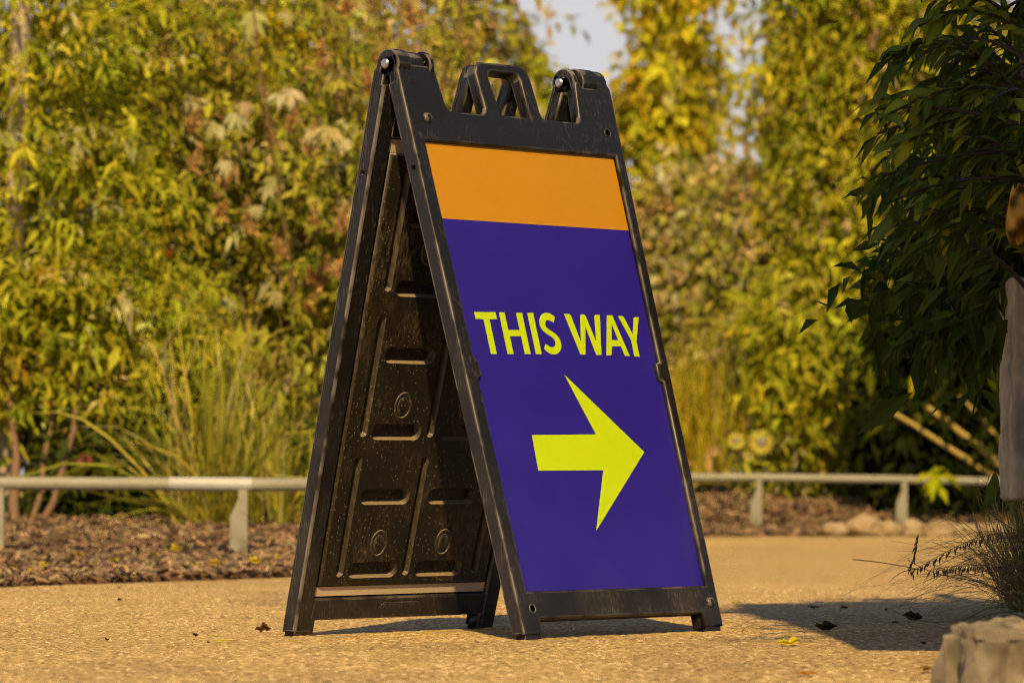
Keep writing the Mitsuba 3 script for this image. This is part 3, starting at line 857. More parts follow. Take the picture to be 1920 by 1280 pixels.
# dark ground plants under the shrub
for (px, yy, w, label) in ((190, 18.2, .45, 'low dark green plant under the left shrub'), (300, 18.5, .40, 'low dark green plant behind the left end of the grass clump'), (560, 18.3, .42, 'low dark green plant between the grass clump and the sign')):
    p = spot(px, 960, yy)
    rg = np.random.default_rng(int(px))
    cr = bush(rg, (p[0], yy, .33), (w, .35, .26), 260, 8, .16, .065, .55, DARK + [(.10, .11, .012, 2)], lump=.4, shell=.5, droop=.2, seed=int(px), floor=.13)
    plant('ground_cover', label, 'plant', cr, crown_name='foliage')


# ornamental grass
def blades(rng, foot, n, height, spread, width, cols, droop=.55, rad=.07, segs=7):
    az = rng.uniform(0, 2 * math.pi, n)
    lean = np.abs(rng.normal(0, spread, n))
    h = height * rng.uniform(.45, 1.05, n)
    t = np.linspace(0, 1, segs)
    out = np.stack([np.cos(az), np.sin(az), az * 0], 1)
    root = np.asarray(foot) + out * (rad * rng.uniform(0, 1, n))[:, None]
    reach = h * np.sin(lean)
    c = root[:, None] + out[:, None] * (reach[:, None] * (t * .55 + t ** 2.2 * .75)[None])[..., None]
    c += (rng.normal(0, .09, (n, 1, 3)) * h[:, None, None] * np.sin(t * math.pi * .9)[None, :, None] ** 2)
    c[..., 2] += h[:, None] * (np.cos(lean)[:, None] * t[None] - droop * np.sin(lean)[:, None] * (t ** 3)[None])
    side = unit(np.cross(out, [0, 0, 1.0]) + rng.normal(0, .5, (n, 3)))
    wd = width * (1 - t ** 2 * .92)
    v = np.concatenate([c - side[:, None] * wd[None, :, None] / 2, c + side[:, None] * wd[None, :, None] / 2], 1)
    i = np.arange(segs - 1)
    f = np.vstack([np.c_[i, i + segs, i + segs + 1], np.c_[i, i + segs + 1, i + 1]])
    m = trimesh.Trimesh(v.reshape(-1, 3), (f[None] + (np.arange(n) * segs * 2)[:, None, None]).reshape(-1, 3), process=False)
    return m, np.repeat(palette(rng, n, cols, .32), segs * 2, 0)


GRASS = [(.50, .45, .06, 5), (.42, .40, .05, 4), (.58, .51, .18, 2), (.28, .28, .03, 2), (.50, .36, .14, 1)]
rg = np.random.default_rng(51)
k = thing('grass_clump', 'arching clump of yellow-green ornamental grass behind the left rail', 'grass')
m, c = merge_colored([blades(rg, (-1.30, 17.3, .10), 230, 1.10, .46, .015, GRASS, rad=.15), blades(rg, (-1.02, 17.25, .11), 130, .62, .5, .016, GRASS, rad=.12), blades(rg, (-1.30, 17.2, .10), 12, .9, .95, .013, GRASS, droop=.8, rad=.1)])
add('blades', m, 'leaf', k, color=c, kind='stuff')

# ------------------------------------------------------------------ planting on the right and far behind
rng = np.random.default_rng(61)


def tree(label, px, yy, foot_z, top_py, crowns, cols, n, leaf, seed, trunk_r=.07, limbs=14, twig=.5, wid=.45, name='tree', bark=BARK, shell=.55, lump=.6):
    rg = np.random.default_rng(seed)
    parts = []
    for q, (cx, cy, rx, ry, w) in enumerate(crowns):
        c = spot(cx, cy, yy)
        parts.append(bush(rg, c, (rx / F_PX * yy, rx / F_PX * yy * .8, ry / F_PX * yy), int(n * w), 8, twig, leaf, wid, cols, lump=lump, shell=shell, seed=seed + q, floor=.2))
    foot, top = spot(px, 900, yy), spot(px, top_py, yy)
    foot[2] = foot_z
    tr = trunk_limbs(rg, foot, top, trunk_r, limbs, (crowns[0][2]) / F_PX * yy * .8, bark)
    return plant(name, label, 'tree', merge_colored(parts), tr)


tree('golden autumn tree standing against the sky behind the right of the sign', 1265, 40, .1, -260, [(1270, 150, 85, 180, .5), (1290, 390, 150, 110, .35), (1265, -120, 110, 150, .3), (1170, 230, 70, 60, .12)], GOLD, 900, .15, 71, .085, 22, .6, .55, shell=.7)
tree('narrow dark green tree right behind the sign handle', 985, 34, .1, 20, [(985, 190, 40, 160, .5), (965, 260, 60, 110, .4), (1000, 420, 90, 220, .5)], GREEN, 520, .13, 72, .06, 10, .45, .4)
tree('thin brownish tree with sky showing through left of the sign top', 700, 30, .1, -200, [(690, 130, 130, 200, .5), (640, -60, 140, 150, .3)], BROWN, 420, .13, 73, .06, 18, .5, .42, shell=.75)
tree('thin brownish tree with sky gaps behind the sign handle', 880, 31, .1, -200, [(870, 120, 125, 200, .5), (880, -110, 120, 120, .3), (830, 330, 140, 120, .4)], BROWN, 560, .13, 74, .06, 18, .5, .42, shell=.75)
tree('tall yellow-green tree right of the sky gap', 1700, 26.5, .2, -200, [(1580, 170, 130, 270, .6), (1670, 40, 150, 250, .5), (1590, -120, 160, 160, .3), (1640, 420, 130, 170, .4), (1790, 180, 170, 300, .5)], GREEN + [(.46, .41, .03, 6), (.50, .38, .18, 2)], 2600, .09, 75, .08, 16, .45, .38, shell=.42)
tree('slim olive tree at the right edge of the sky gap', 1450, 30, .2, -200, [(1475, 190, 36, 260, .45), (1440, 440, 95, 160, .5)], OLIVE, 420, .11, 76, .05, 12, .45, .4, shell=.7)


def shrub(label, crowns, yy, cols, n, leaf, wid, seed, twig=.4, lump=.45, shell=.42, droop=.5, name='shrub', mat='leaf', floor=.1, stem=True):
    rg = np.random.default_rng(seed)
    parts, ps = [], []
    for q, (cx, cy, rx, ry, w) in enumerate(crowns):
        c = spot(cx, cy, yy)
        parts.append(bush(rg, c, (rx / F_PX * yy, rx / F_PX * yy * .8, ry / F_PX * yy), int(n * w), 8, twig, leaf, wid, cols, lump=lump, shell=shell, droop=droop, seed=seed + q, floor=floor))
        ps.append(curve((c[0], yy, .05), c, rg.normal(0, .05, 3)))
    return plant(name, label, 'shrub', merge_colored(parts), stems(ps, .022, .01, BARK) if stem else None, trunk_name='stem', mat=mat)


shrub('mixed olive and tan shrub beside the right edge of the sign', [(1290, 560, 130, 260, .6), (1230, 760, 110, 150, .3), (1330, 420, 90, 120, .3)], 31, TAN + OLIVE, 2000, .11, .5, 81, lump=.35)
shrub('tan and olive shrub left of the yellow-green tree', [(1420, 520, 110, 220, .6), (1400, 700, 100, 160, .4)], 30, TAN + OLIVE, 1700, .11, .5, 82, lump=.35)
shrub('olive shrub low behind the right end of the far rail', [(1530, 810, 110, 90, .6), (1640, 830, 110, 80, .4)], 26.6, OLIVE, 620, .11, .36, 83)
shrub('green shrub with long drooping leaves right of the sign', [(1590, 600, 165, 130, .7), (1680, 500, 130, 170, .5), (1600, 730, 120, 80, .15), (1520, 560, 90, 60, .15)], 26.4, GREEN, 1700, .14, .25, 84, twig=.55, lump=.6, droop=.55, shell=.45, floor=.5)
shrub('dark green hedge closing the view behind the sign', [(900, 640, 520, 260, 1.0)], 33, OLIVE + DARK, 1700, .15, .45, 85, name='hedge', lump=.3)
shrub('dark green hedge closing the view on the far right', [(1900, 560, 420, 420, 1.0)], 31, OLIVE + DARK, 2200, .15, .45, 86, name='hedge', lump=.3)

rg = np.random.default_rng(91)
k = thing('golden_grass', 'tuft of tall golden grass right of the sign behind the rail', 'grass')
m, c = merge_colored([blades(rg, spot(1330, 905, 26.6), 200, 1.15, .16, .018, [(.62, .48, .03, 3), (.54, .44, .04, 2), (.62, .52, .15, 1)], rad=.16), blades(rg, spot(1290, 905, 26.8), 130, .95, .16, .018, [(.58, .47, .04, 3), (.48, .43, .05, 2)], rad=.12)])
add('blades', m, 'leaf', k, color=c, kind='stuff')


def sunflower(px, py, r, label, tilt):
    yy = 24.7
    c = spot(px, py, yy)
    rg = np.random.default_rng(int(px))
    k = thing('yellow_flower', label, 'flower')
    a = np.linspace(0, 2 * math.pi, 15)[:-1]
    d = np.stack([np.cos(a), np.full(14, -.15) + tilt * np.sin(a), np.sin(a)], 1)
    m, col = join_leaves(leaf_mesh(np.tile(c, (14, 1)) + d * r * .25, d, np.tile([0, -1.0, .2], (14, 1)), r * .85, r * .42, .05), palette(rg, 14, [(.48, .42, .06, 1)], .15))
    add('petals', m, 'leaf_matte', k, color=col)
    b = trimesh.creation.icosphere(2, r * .36)
    b.apply_scale([1, .45, 1])
    b.apply_translation(c + [0, -.012, 0])
    add('flower_head', b, 'stem', k, smooth=True, color=np.tile([.30, .25, .20], (len(b.vertices), 1)))
    m, col = stems([curve(c + [0, .01, 0], (c[0] + .01, yy + .05, .0), (.02, 0, 0))], .006, .008, np.array([.16, .16, .03]))
    add('stem', m, 'stem', k, smooth=True, color=col)
    lv = np.array([c[0], yy, c[2] - .16]) + rg.normal(0, .03, (6, 3))
    m, col = join_leaves(leaf_mesh(lv, rg.normal(0, 1, (6, 3)) * [1, .5, .4], np.tile([0, -.4, 1.0], (6, 1)), .11, .05, .3), palette(rg, 6, GREEN))
    add('foliage', m, 'leaf', k, color=col)


sunflower(1427, 828, .085, 'round yellow flower with a grey centre above the far rail', .2)
sunflower(1380, 826, .062, 'smaller pale yellow flower left of the round one', .6)
sunflower(1404, 855, .042, 'small half-open orange-yellow flower low between the two larger flowers', .9)

# ------------------------------------------------------------------ the shaded corner on the right
def place(mesh_dict, pos, d, n, size):
    d = unit(np.asarray(d, float))
    s = unit(np.cross(n, d))
    n = np.cross(d, s)
    m = np.eye(4)
    m[:3, 0], m[:3, 1], m[:3, 2], m[:3, 3] = d * size, s * size, n * size, pos
    return {**mesh_dict, 'to_world': T4(m)}


def broad_leaf(bend, curl, wid, col, seed):
    """One long leaf of unit length along +x: 7 stations, folded at the midrib, bent down towards the tip."""
    rg = np.random.default_rng(seed)
    t = np.linspace(0, 1, 8)
    w = wid * np.sin(np.pi * np.clip(t, 0.02, 1) ** .8) ** .8 * .5
    z = -bend * t ** 2 + .02 * np.sin(t * 9 + seed)
    v = np.concatenate([np.c_[t, -w, z + w * curl], np.c_[t, t * 0, z], np.c_[t, w, z + w * curl]])
    i = np.arange(7)
    f = np.vstack([np.c_[i, i + 1, i + 9], np.c_[i, i + 9, i + 8], np.c_[i + 8, i + 9, i + 17], np.c_[i + 8, i + 17, i + 16]])
    m = trimesh.Trimesh(v, f, process=False)
    cc = np.tile(np.asarray(col, float), (len(v), 1))
    cc[8:16] *= 1.35
    return mikit.ply(m, 'glossy_leaf', smooth=True, color=cc)


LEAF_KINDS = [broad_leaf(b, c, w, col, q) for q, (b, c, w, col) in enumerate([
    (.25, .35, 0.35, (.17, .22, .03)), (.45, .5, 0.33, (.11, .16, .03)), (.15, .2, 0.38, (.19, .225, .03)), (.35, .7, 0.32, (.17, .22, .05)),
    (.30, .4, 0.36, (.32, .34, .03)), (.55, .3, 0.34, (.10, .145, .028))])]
rg = np.random.default_rng(101)
near = thing('overhanging_shrub', 'dark glossy-leaved shrub overhanging from the upper right edge in shade', 'shrub')
ENDS = [(1698, 88), (1660, 140), (1652, 185), (1668, 215), (1725, 48), (1765, 15), (1690, 262), (1660, 300), (1712, 340), (1690, 400), (1735, 455), (1765, 150), (1800, 95), (1850, 50), (1795, 250), (1850, 310),
        (1775, 395), (1830, 440), (1860, 190), (1885, 110), (1870, 385), (1745, 205), (1820, 350), (1790, 470), (1905, 30), (1770, 305), (1900, 250), (1720, 110), (1810, 180), (1760, 420), (1890, 420), (1840, 400), (1648, 250), (1656, 330), (1672, 378), (1688, 440), (1668, 110), (1642, 205), (1705, 470), (1662, 420)]
paths, leaves = [], []
for q, (px, py) in enumerate(ENDS):
    yy = rg.uniform(7.7, 8.7)
    e = spot(px, py, yy)
    b = np.array([1.06 + rg.uniform(0, .1), yy + rg.uniform(-.2, .3), e[2] + rg.uniform(-.10, .05)])
    p = curve(b, e, (0, 0, rg.uniform(.02, .09)), 12)
    paths.append(p)
    n = int(12 + 50 * np.linalg.norm(b - e))
    for t in np.linspace(.12, 1.0, n):
        k = t * 11
        i0 = min(int(k), 10)
        pos = p[i0] + (p[i0 + 1] - p[i0]) * (k - i0)
        along = unit(p[i0 + 1] - p[i0])
        d = along * rg.uniform(.5, 1.1) + np.array([rg.normal(-.15, .5), rg.normal(0, .6), -rg.uniform(-.35, .75)])
        leaves.append((pos, d, unit(np.array([rg.normal(0, .4), -.45 + rg.normal(0, .4), 1.0])), rg.uniform(.046, .086), rg.integers(0, 6) if rg.random() < .9 else 4))
m, c = stems(paths + [curve((1.20, 8.75, -.02), (1.12, 8.4, 1.9), (.02, 0, 0), 10)], .0055, .0025, np.array([.085, .06, .04]))
add('branches', m, 'stem', near, smooth=True, color=c * .6)
m, c = stems([curve((1.22, 8.95, -.02), (1.155, 8.9, 2.4), (.0, 0, 0), 12, rg, .010)], .040, .030, np.array([.17, .115, .085]), 10)
add('trunk', m, 'stem', near, smooth=True, color=c)
leaves.insert(0, (spot(1863, 885, 8.3), np.array([-.08, .1, -1.0]), unit(np.array([.5, -1.0, .1])), .092, 1))
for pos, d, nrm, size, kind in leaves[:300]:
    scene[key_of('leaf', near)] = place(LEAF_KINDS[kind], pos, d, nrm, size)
# the rest of its crown: deeper leaves, and what rises above and beside the frame
rest = []
for pos, d, nrm, size, kind in leaves[300:]:
    rest.append((pos, d, nrm, size))
pos, d, nrm, size = map(np.array, zip(*rest))
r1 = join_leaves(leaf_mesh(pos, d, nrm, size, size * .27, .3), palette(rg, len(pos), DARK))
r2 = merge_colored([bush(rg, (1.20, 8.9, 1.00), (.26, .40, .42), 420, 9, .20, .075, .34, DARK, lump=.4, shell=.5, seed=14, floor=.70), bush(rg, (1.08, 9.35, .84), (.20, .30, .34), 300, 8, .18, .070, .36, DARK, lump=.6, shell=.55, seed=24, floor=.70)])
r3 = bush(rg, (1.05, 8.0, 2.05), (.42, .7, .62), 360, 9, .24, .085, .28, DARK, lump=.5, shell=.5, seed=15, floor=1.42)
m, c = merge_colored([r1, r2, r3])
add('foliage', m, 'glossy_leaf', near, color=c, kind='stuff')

# the darker shrub farther in, its shade coloured into the leaves, with tan canes and a few sunlit leaves
DEEP_SHADE = [(.022, .032, .008, 5), (.034, .044, .009, 3), (.10, .11, .012, .8)]  # shade inside the shrub is put into these dark leaf colours
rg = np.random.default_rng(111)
cr = merge_colored([bush(rg, spot(1810, 600, 25.0), (.42, .4, .85), 1000, 8, .38, .15, .30, DEEP_SHADE, lump=.5, shell=.5, seed=16, floor=.3),
                    bush(rg, spot(1770, 790, 25.0), (.46, .4, .42), 900, 8, .38, .15, .30, DEEP_SHADE, lump=.5, shell=.5, seed=17, floor=.3),
                    bush(rg, spot(1735, 660, 25.3), (.28, .4, .50), 500, 8, .38, .16, .28, DEEP_SHADE + [(.16, .18, .014, 1)], lump=.5, shell=.6, seed=18, floor=.3)])
k = plant('cane_shrub', 'dark shrub with shade put into its leaf colours and leaning tan canes beside the stone post', 'shrub', cr, crown_name='foliage')
for a, b, r in (((1935, 945), (1664, 768), .024), ((1925, 920), (1738, 764), .030), ((1900, 860), (1798, 742), .018)):
    m, c = stems([curve(spot(*a, 24.6), spot(*b, 24.4), (0, 0, .014), 7, rg, .004)], r, r * .62, np.array([.50, .36, .09]), 8)
    add('cane', m, 'stem', k, smooth=True, color=c)
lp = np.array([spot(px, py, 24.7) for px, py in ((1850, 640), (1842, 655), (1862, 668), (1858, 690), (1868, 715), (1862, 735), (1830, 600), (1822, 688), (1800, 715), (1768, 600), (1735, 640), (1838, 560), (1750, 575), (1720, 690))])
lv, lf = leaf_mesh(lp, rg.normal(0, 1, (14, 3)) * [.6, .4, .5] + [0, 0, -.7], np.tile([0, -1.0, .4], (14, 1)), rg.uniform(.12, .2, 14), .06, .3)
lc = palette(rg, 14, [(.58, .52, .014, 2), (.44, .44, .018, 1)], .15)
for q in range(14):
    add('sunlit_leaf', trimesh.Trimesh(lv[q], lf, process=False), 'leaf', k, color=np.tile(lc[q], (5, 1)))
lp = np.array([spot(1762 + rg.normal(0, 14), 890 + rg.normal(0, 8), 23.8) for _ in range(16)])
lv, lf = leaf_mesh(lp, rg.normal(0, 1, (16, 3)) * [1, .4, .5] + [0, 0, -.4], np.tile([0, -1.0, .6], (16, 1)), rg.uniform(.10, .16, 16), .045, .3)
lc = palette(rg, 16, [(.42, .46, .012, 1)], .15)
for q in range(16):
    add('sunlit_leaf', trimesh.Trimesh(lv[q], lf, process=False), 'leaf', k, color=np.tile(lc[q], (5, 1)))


# stone
def stone_color(lo, hi, stain):
    def fn(p, n, uv):
        a = mikit.fbm(p.x * 9, p.y * 9, p.z * 5, 4)
        b = mikit.noise(p.x * 120, p.y * 120, p.z * 60)
        s = mikit.smoothstep(.60, .72, mikit.fbm(p.x * 13 + 5, p.y * 13, p.z * 7 + 2, 3))
        return mikit.mix(mikit.mix(lo, hi, dr.clip(a * 1.2 - .1 + (b - .5) * .3, 0, 1)), stain, s * .7)
    return mikit.proc(fn)


def stone_bump(p, n, uv):
    return mikit.fbm(p.x * 40, p.y * 40, p.z * 22, 4)


for nm, lo, hi, st in (('post_stone', (.28, .22, .145), (.56, .46, .32), (.19, .185, .17)), ('block_stone', (.10, .08, .055), (.40, .33, .23), (.05, .045, .035)), ('rock_stone', (.28, .19, .10), (.50, .39, .23), (.22, .13, .07))):
    scene[nm] = {'type': 'twosided', 'bsdf': {'type': 'bumpmap', 'arbitrary': mikit.proc(stone_bump, eps=1e-3), 'scale': 0.004,
                 'bsdf': {'type': 'principled', 'base_color': stone_color(lo, hi, st), 'roughness': 0.85, 'specular': 0.2}}}


def rough_block(centre, size, seed, amp, cell=.02, freq=(9, 9, 5), rnd=.012, flutes=0.0, fl_freq=55):
    b = trimesh.creation.box(size)
    b = b.subdivide_to_size(cell, max_iter=12)
    b.merge_vertices()
    v = np.array(b.vertices)
    h = np.asarray(size) / 2
    q = np.clip(v, -(h - rnd), h - rnd)
    v = q + unit(v - q) * rnd * (np.linalg.norm(v - q, axis=1, keepdims=True) > 0)
    n = unit(v - np.clip(v, -(h - rnd * 1.01), h - rnd * 1.01))
    v = v + n * ((meshkit.fbm((v + seed) * np.array(freq), 4, seed) - .5) * 2 * amp)[:, None]
    if flutes:
        v = v + n * [1, 1, .1] * ((meshkit.noise(np.c_[(v[:, 0] + v[:, 1]) * fl_freq, v[:, 2] * 9, v[:, 0] * 0 + seed], 3) - .5) * flutes * (0.4 + .6 * (v[:, 2] < h[2] * .8)))[:, None]
    b.vertices = v + np.asarray(centre)
    return b


p0 = spot(1873, 930, 7.6)
k = thing('stone_post', 'squared weathered grey-brown stone post at the right edge in shade', 'post')
add('shaft', rough_block((1.066 + .13, 8.54, (.293 + .762) / 2), (.26, .26, .469), 5, .013, .006, (34, 34, 12), .006, .004, 60), 'post_stone', k, smooth=True)
add('plinth', rough_block((1.15 + .12, 8.56, .14), (.24, .22, .300), 6, .010, .02), 'block_stone', k, smooth=True)
add('stone_block', rough_block((.690 + .21, 6.10, .028), (.42, .30, .165), 7, .016, .006, (24, 24, 12), .006, .062, 46), 'block_stone', smooth=True,
    label='rough chiselled stone block in the bottom right corner, sunlit on its front', category='stone')

# dried curled leaf at the right edge, sunlight put into its bright colour
k0 = spot(1912, 402, 7.6)
t = np.linspace(0, 1, 14)
th = np.linspace(-1.9, 1.9, 13)
rad = .034 * np.sin(np.pi * (t * .92 + .05)) ** .7
v = np.array([[k0[0] + r * math.sin(a) + .012 * math.sin(4 * tt), k0[1] - r * math.cos(a), k0[2] + .055 - .11 * tt + .006 * math.cos(3 * a)] for tt, r in zip(t, rad) for a in th])
i, j = np.meshgrid(np.arange(13), np.arange(12), indexing='ij')
a = (i * 13 + j).ravel()
cc = np.tile([.74, .40, .08], (len(v), 1)) * (.12 + .88 * np.clip((meshkit.noise(v * 45, 3) - .3) * 3, 0, 1))[:, None]
add('dried_leaf', trimesh.Trimesh(v, np.vstack([np.c_[a, a + 13, a + 14], np.c_[a, a + 14, a + 1]]), process=False), 'leaf_matte', smooth=True, color=cc,
    label='large curled orange-brown dried leaf hanging at the right edge above the stone post', category='leaf')

# feathery grass with comb-like seed spikes
rg = np.random.default_rng(121)
k = thing('feathery_grass', 'wispy dark grass with comb-like seed spikes leaning out at the lower right', 'grass')
WISP = [(.20, .155, .06, 3), (.20, .20, .04, 4), (.38, .31, .10, 2), (.20, .14, .08, 1)]
foot = spot(1935, 1150, 9.40)
foot[2] = .02
m, c = merge_colored([blades(rg, foot, 420, .50, .62, .0026, WISP, droop=.9, rad=.06, segs=9), blades(rg, foot + [.02, .15, .02], 420, .42, .5, .0028, WISP, droop=.8, rad=.08, segs=8),
                      blades(rg, foot + [.06, -.05, 0], 260, .32, .6, .0028, WISP, droop=.8, rad=.08, segs=8)])
add('blades', m, 'leaf_matte', k, color=c, kind='stuff')


def wire(points, r0, r1, n=26):
    p = np.array([spot(*q) for q in points])
    s = np.linspace(0, 1, len(p))
    tt = np.linspace(0, 1, n)
    from scipy.interpolate import CubicSpline
    return tube(CubicSpline(s, p)(tt), np.linspace(r0, r1, n), 5), CubicSpline(s, p)


for pts, r0, r1 in (([(1925, 1150, 8.20), (1850, 1095, 8.15), (1780, 1080, 8.10), (1700, 1048, 8.10)], .0014, .0008),
                    ([(1925, 1160, 8.20), (1850, 1150, 8.00), (1760, 1165, 7.90), (1650, 1128, 7.90)], .0010, .0005),
                    ([(1722, 1066, 8.10), (1690, 1072, 8.10), (1665, 1092, 8.10)], .0012, .0005), ([(1730, 1068, 8.10), (1660, 1055, 8.10), (1598, 1048, 8.10)], .0008, .0011),
                    ([(1920, 1090, 8.30), (1870, 1040, 8.30), (1815, 995, 8.30)], .0012, .0006), ([(1915, 1000, 8.40), (1860, 965, 8.40), (1845, 945, 8.40)], .0012, .0006)):
    m, _ = wire(pts, r0, r1)
    add('stem', m, 'stem', k, color=np.tile([.12, .085, .05], (len(m.vertices), 1)))
for pts in ([(1925, 1003, 8.20), (1850, 1003, 8.15), (1780, 1030, 8.10), (1706, 1072, 8.10)], [(1925, 1052, 8.20), (1860, 1058, 8.15), (1800, 1060, 8.10), (1742, 1068, 8.10)], [(1706, 1070, 8.10), (1714, 1035, 8.10), (1722, 1000, 8.10)]):
    m, sp = wire(pts, .0009, .0006)
    tt = np.linspace(.05, .98, 46 if pts[0][0] > 1800 else 14)
    q = sp(tt)
    n = len(q)
    s1 = join_leaves(leaf_mesh(q, np.c_[rg.normal(-.2, .3, n), rg.normal(0, .3, n), -np.abs(rg.normal(1, .2, n))], np.tile([0, -1.0, .1], (n, 1)), rg.uniform(.013, .024, n), .0038, .1), np.tile([.13, .085, .065], (n, 1)))
    m, c = merge_colored([(m, np.array([.13, .095, .06])), s1])
    add('seed_spike', m, 'stem', k, color=c)
# loose filaments in front of the path
fil = []
for _ in range(60):
    a = spot(rg.uniform(1860, 1930), rg.uniform(1000, 1140), rg.uniform(7.9, 8.5))
    b = spot(rg.uniform(1660, 1860), rg.uniform(1010, 1150), rg.uniform(7.9, 8.5))
    fil.append(tube(curve(a, b, (0, 0, rg.uniform(.0, .04)), 9), np.linspace(.0007, .0003, 9), 3))
m = concat(fil)
add('filaments', m, 'stem', k, color=np.tile([.16, .10, .05], (len(m.vertices), 1)), kind='stuff')


# unseen timber panels, added and shaped to cast the shade on this side
def planks(p, n, uv):
    g = mikit.noise(p.x * 6, p.y * 60, p.z * 90)
    return mikit.mix((.20, .12, .06), (.34, .22, .12), g)


scene['shade_caster_wood'] = {'type': 'twosided', 'bsdf': {'type': 'principled', 'base_color': mikit.proc(planks), 'roughness': .7}}
k = thing('shade_caster', 'unseen timber panels added outside the right edge to cast the shade there', 'shade_caster')
def slab(x0, x1, y0, y1, z0, z1):
    b = trimesh.creation.box((x1 - x0, y1 - y0, z1 - z0))
    b.apply_translation(((x0 + x1) / 2, (y0 + y1) / 2, (z0 + z1) / 2))
    return b


add('lower_shade_panel', slab(.862, 3.0, 6.22, 6.32, 0, 1.19), 'shade_caster_wood', k)
flared = bevel_prism(Polygon([(.612, 1.20), (3.0, 1.20), (3.0, 3.75), (.470, 3.75)]), 6.20, 6.33)
flared.vertices = flared.vertices[:, [0, 2, 1]]
flared.invert()
add('upper_shade_panel', flared, 'shade_caster_wood', k)
add('shade_top_panel', slab(.445, 3.1, 5.3, 6.34, 3.76, 3.90), 'shade_caster_wood', k)
rg = np.random.default_rng(125)  # unseen leafy sprays, added to make the shadow edge ragged
shade_sprays = merge_colored([bush(rg, (.56, 6.26, 2.55), (.06, .10, 1.2), 40, 7, .13, .06, .3, DARK, lump=.6, shell=.7, seed=19, floor=1.3),
                      bush(rg, (.455, 6.26, 3.50), (.07, .10, .25), 26, 7, .12, .06, .3, DARK, lump=.6, shell=.7, seed=20, floor=1.3),
                      sprigs(rg, np.array([[.60, 6.26, 1.62], [.60, 6.26, 1.78], [.60, 6.26, 1.50], [.60, 6.25, 1.70]]), np.array([[-1, 0, .05], [-1, .05, -.05], [-1, 0, .12], [-1, -.1, .1]]), .24, 12, .055, .3, DARK, droop=.1)])
plant('shade_fringe', 'unseen leafy sprays added to fray the left edge of the cast shade', 'shade_sprays', shade_sprays, crown_name='foliage')

# ------------------------------------------------------------------ rocks, leaves and litter
rg = np.random.default_rng(131)
for (px, py, w, h, label) in ((1566, 992, 46, 30, 'pale small rock at the far bed edge, leftmost of the row'), (1618, 985, 62, 46, 'large pale pointed rock at the far bed edge'), (1664, 990, 40, 34, 'tan rock just left of the far right rail post'),
                              (1712, 992, 44, 34, 'reddish rock just right of the far right rail post'), (1760, 986, 60, 36, 'tan angular rock at the far bed edge behind the seed spikes'), (1812, 994, 70, 26, 'long flat tan rock near the right end of the far bed edge'), (1870, 994, 60, 28, 'pale rock at the far bed edge behind the wispy grass')):
    yy = 22.75 + rg.uniform(-.1, .15)
    c = spot(px, py, yy)
    r = trimesh.creation.icosphere(3, 1.0)
    v = np.array(r.vertices)
    v *= (1 + .55 * (meshkit.fbm(v * 1.3 + px, 3, int(px)) - .5) * 2)[:, None]
    v = np.sign(v) * np.abs(v) ** .85
    sx, sz = w / 2 / F_PX * yy, h / 2 / F_PX * yy
    r.vertices = v * [sx, sx * .8, sz] + [c[0], yy, sz * .75]
    add('rock', r, 'rock_stone', smooth=35, label=label, category='rock')


def fallen_leaf(px, py, length, col, label, yaw, group=None, on=None, wid=.42, curl=.25, category='leaf'):
    yy = CAM_H * F_PX / (py - HORIZON)
    x0 = (px - 960) / F_PX * yy
    z = float(ground_height(np.array([x0]), np.array([yy]))[0]) + .003
    if on is not None:
        yy = on
        x0 = (px - 960) / F_PX * yy
        z = float(left_bed_height(np.array([x0]), np.array([yy]))[0]) + .03
    t = np.linspace(-.5, .5, 9)
    w = wid * np.cos(t * math.pi * .98) ** .8 * .5
    rg_ = np.random.default_rng(int(px) + 5)
    zz = curl * .6 * t ** 2 + .03 + rg_.normal(0, .05, 9) * min(curl, 1)
    w = w * np.exp(rg_.normal(0, .22, 9))
    v = np.concatenate([np.c_[t, -w, zz + w * curl], np.c_[t, t * 0, zz - .02], np.c_[t, w, zz + w * curl * 1.6]]) * length
    i = np.arange(8)
    f = np.vstack([np.c_[i, i + 1, i + 10], np.c_[i, i + 10, i + 9], np.c_[i + 9, i + 10, i + 19], np.c_[i + 9, i + 19, i + 18]])
    c, s = math.cos(yaw), math.sin(yaw)
    v = np.c_[v[:, 0] * c - v[:, 1] * s + x0, v[:, 0] * s + v[:, 1] * c + yy, v[:, 2] + z]
    k = key_of('fallen_leaf')
    cc = np.tile(np.asarray(col, float), (len(v), 1)) * np.exp(np.random.default_rng(int(px * 7 + py)).normal(0, .12, (len(v), 1)))
    scene[k] = mikit.ply(trimesh.Trimesh(v, f, process=False), 'leaf_matte', smooth=True, color=cc)
    labels[k] = {'label': label, 'category': category, **({'group': group} if group else {})}


YEL, DRY, BRN = (.62, .50, .03), (.30, .18, .06), (.10, .045, .02)
fallen_leaf(420, 1200, .058, (.66, .54, .08), 'long pale yellow leaf lying on the path left of the sign', .15, wid=.35, curl=.1)
fallen_leaf(494, 1176, .036, BRN, 'dark brown curled leaf beside the rear left foot of the sign', .1, wid=.6, curl=.9)
fallen_leaf(318, 1214, .022, (.40, .30, .04), 'small yellow-brown leaf on the path far left', 1.0)
fallen_leaf(1380, 1131, .032, YEL, 'small yellow leaf at the left tip of the big shadow', .3)
fallen_leaf(1478, 1222, .052, YEL, 'yellow leaf lying in the sun below the big shadow', .2, curl=.5, wid=.5)
fallen_leaf(1548, 1193, .050, (.06, .035, .02), 'dark curled leaf in the middle of the shadow on the right', .3, wid=.40, curl=.9)
fallen_leaf(1710, 1167, .046, (.06, .035, .02), 'dark curled leaf in the shadow near the stone block', -.2, wid=.5, curl=.9)
fallen_leaf(1582, 1142, .036, (.12, .075, .035), 'thin curled brown leaf at the far side of the shadow', .9, wid=.3, curl=.8)
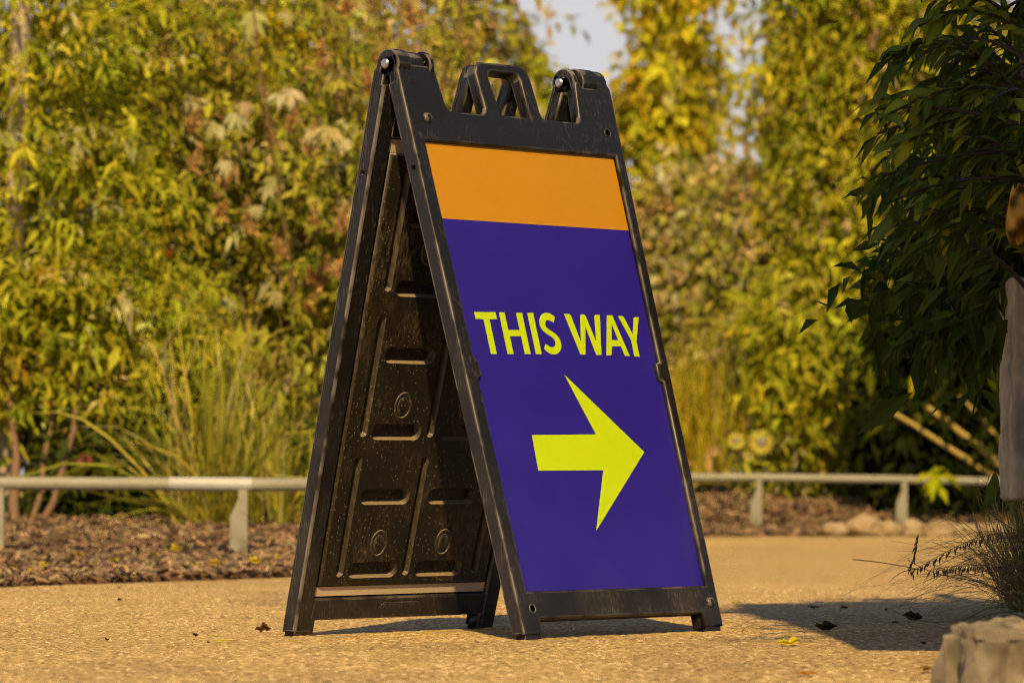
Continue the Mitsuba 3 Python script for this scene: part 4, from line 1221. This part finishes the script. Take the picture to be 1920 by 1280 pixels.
fallen_leaf(1678, 1176, .020, (.20, .12, .04), 'tiny brown leaf beside the dark leaf near the stone block', .2, wid=.5, curl=.6)
fallen_leaf(1525, 1141, .036, (.10, .065, .04), 'bent dark twig-like leaf at the far left of the shadow', .4, wid=.2, curl=.9)
fallen_leaf(740, 1180, .010, (.22, .08, .05), 'tiny reddish seed lying under the rear bar of the sign', .4, wid=.8, curl=.4, category='seed')
fallen_leaf(1512, 1268, .040, (.45, .22, .06), 'orange-brown leaf on the sunlit path in the foreground', .2, wid=.5, curl=.3)
fallen_leaf(1735, 1262, .050, (.26, .15, .06), 'brown folded leaf beside the foot of the stone block', 1.2, wid=.4, curl=.6)
for px, py, ll, label in ((224, 1104, .026, 'tiny dark leaf crumb on the path close to the left mulch edge'), (372, 1103, .016, 'tiny dark leaf crumb on the path midway along the left mulch edge'),
                          (225, 1127, .016, 'tiny dark leaf crumb on the path below the left mulch edge'), (368, 1186, .018, 'tiny dark leaf crumb just above the pale yellow leaf'), (202, 1195, .014, 'tiny dark leaf crumb far left on the sunlit path'),
                          (392, 1204, .010, 'tiny dark crumb at the left tip of the pale yellow leaf'), (1660, 1145, .012, 'tiny dark leaf crumb inside the shadow on the right'), (1730, 1222, .02, 'small dark crumb in the shadow beside the stone block')):
    fallen_leaf(px, py, ll, (.07, .04, .025), label, rg.uniform(0, 3), wid=.6, curl=.8, category='leaf litter')
ORD = ('leftmost', 'second from the left', 'third from the left', 'fourth from the left', 'fifth from the left', 'sixth from the left', 'seventh from the left', 'eighth from the left', 'ninth from the left', 'tenth from the left', 'eleventh from the left', 'rightmost')
for q, (px, yy) in enumerate(((28, 13.0), (60, 12.5), (84, 13.2), (116, 15.9), (150, 14.4), (215, 13.6), (290, 14.4), (330, 15.2), (366, 13.1), (402, 13.2), (480, 13.4), (522, 14.0))):
    fallen_leaf(px, 0, rg.uniform(.03, .05), YEL if q % 3 else (.55, .36, .05), f'yellow leaf fallen on the left mulch bed, {ORD[q]}', rg.uniform(0, 3), 'yellow leaves on the left mulch bed', on=yy, wid=.6, curl=.8)

# small blooms in the left hedge
for (px, py, yy, col, label) in ((315, 478, 18.6, (.45, .05, .03), 'small red bud showing in the left hedge'), (158, 862, 17.9, (.40, .08, .12), 'small pink bloom low in the left shrub above the rail')):
    p = spot(px, py, yy)
    rg2 = np.random.default_rng(int(px))
    m, c = join_leaves(leaf_mesh(np.tile(p, (7, 1)), rg2.normal(0, .5, (7, 3)) + [0, -.3, .8], rg2.normal(0, 1, (7, 3)), .045, .022, .1), palette(rg2, 7, [(*col, 1)], .12))
    add('flower_bud', m, 'leaf_matte', color=c, label=label, category='flower')
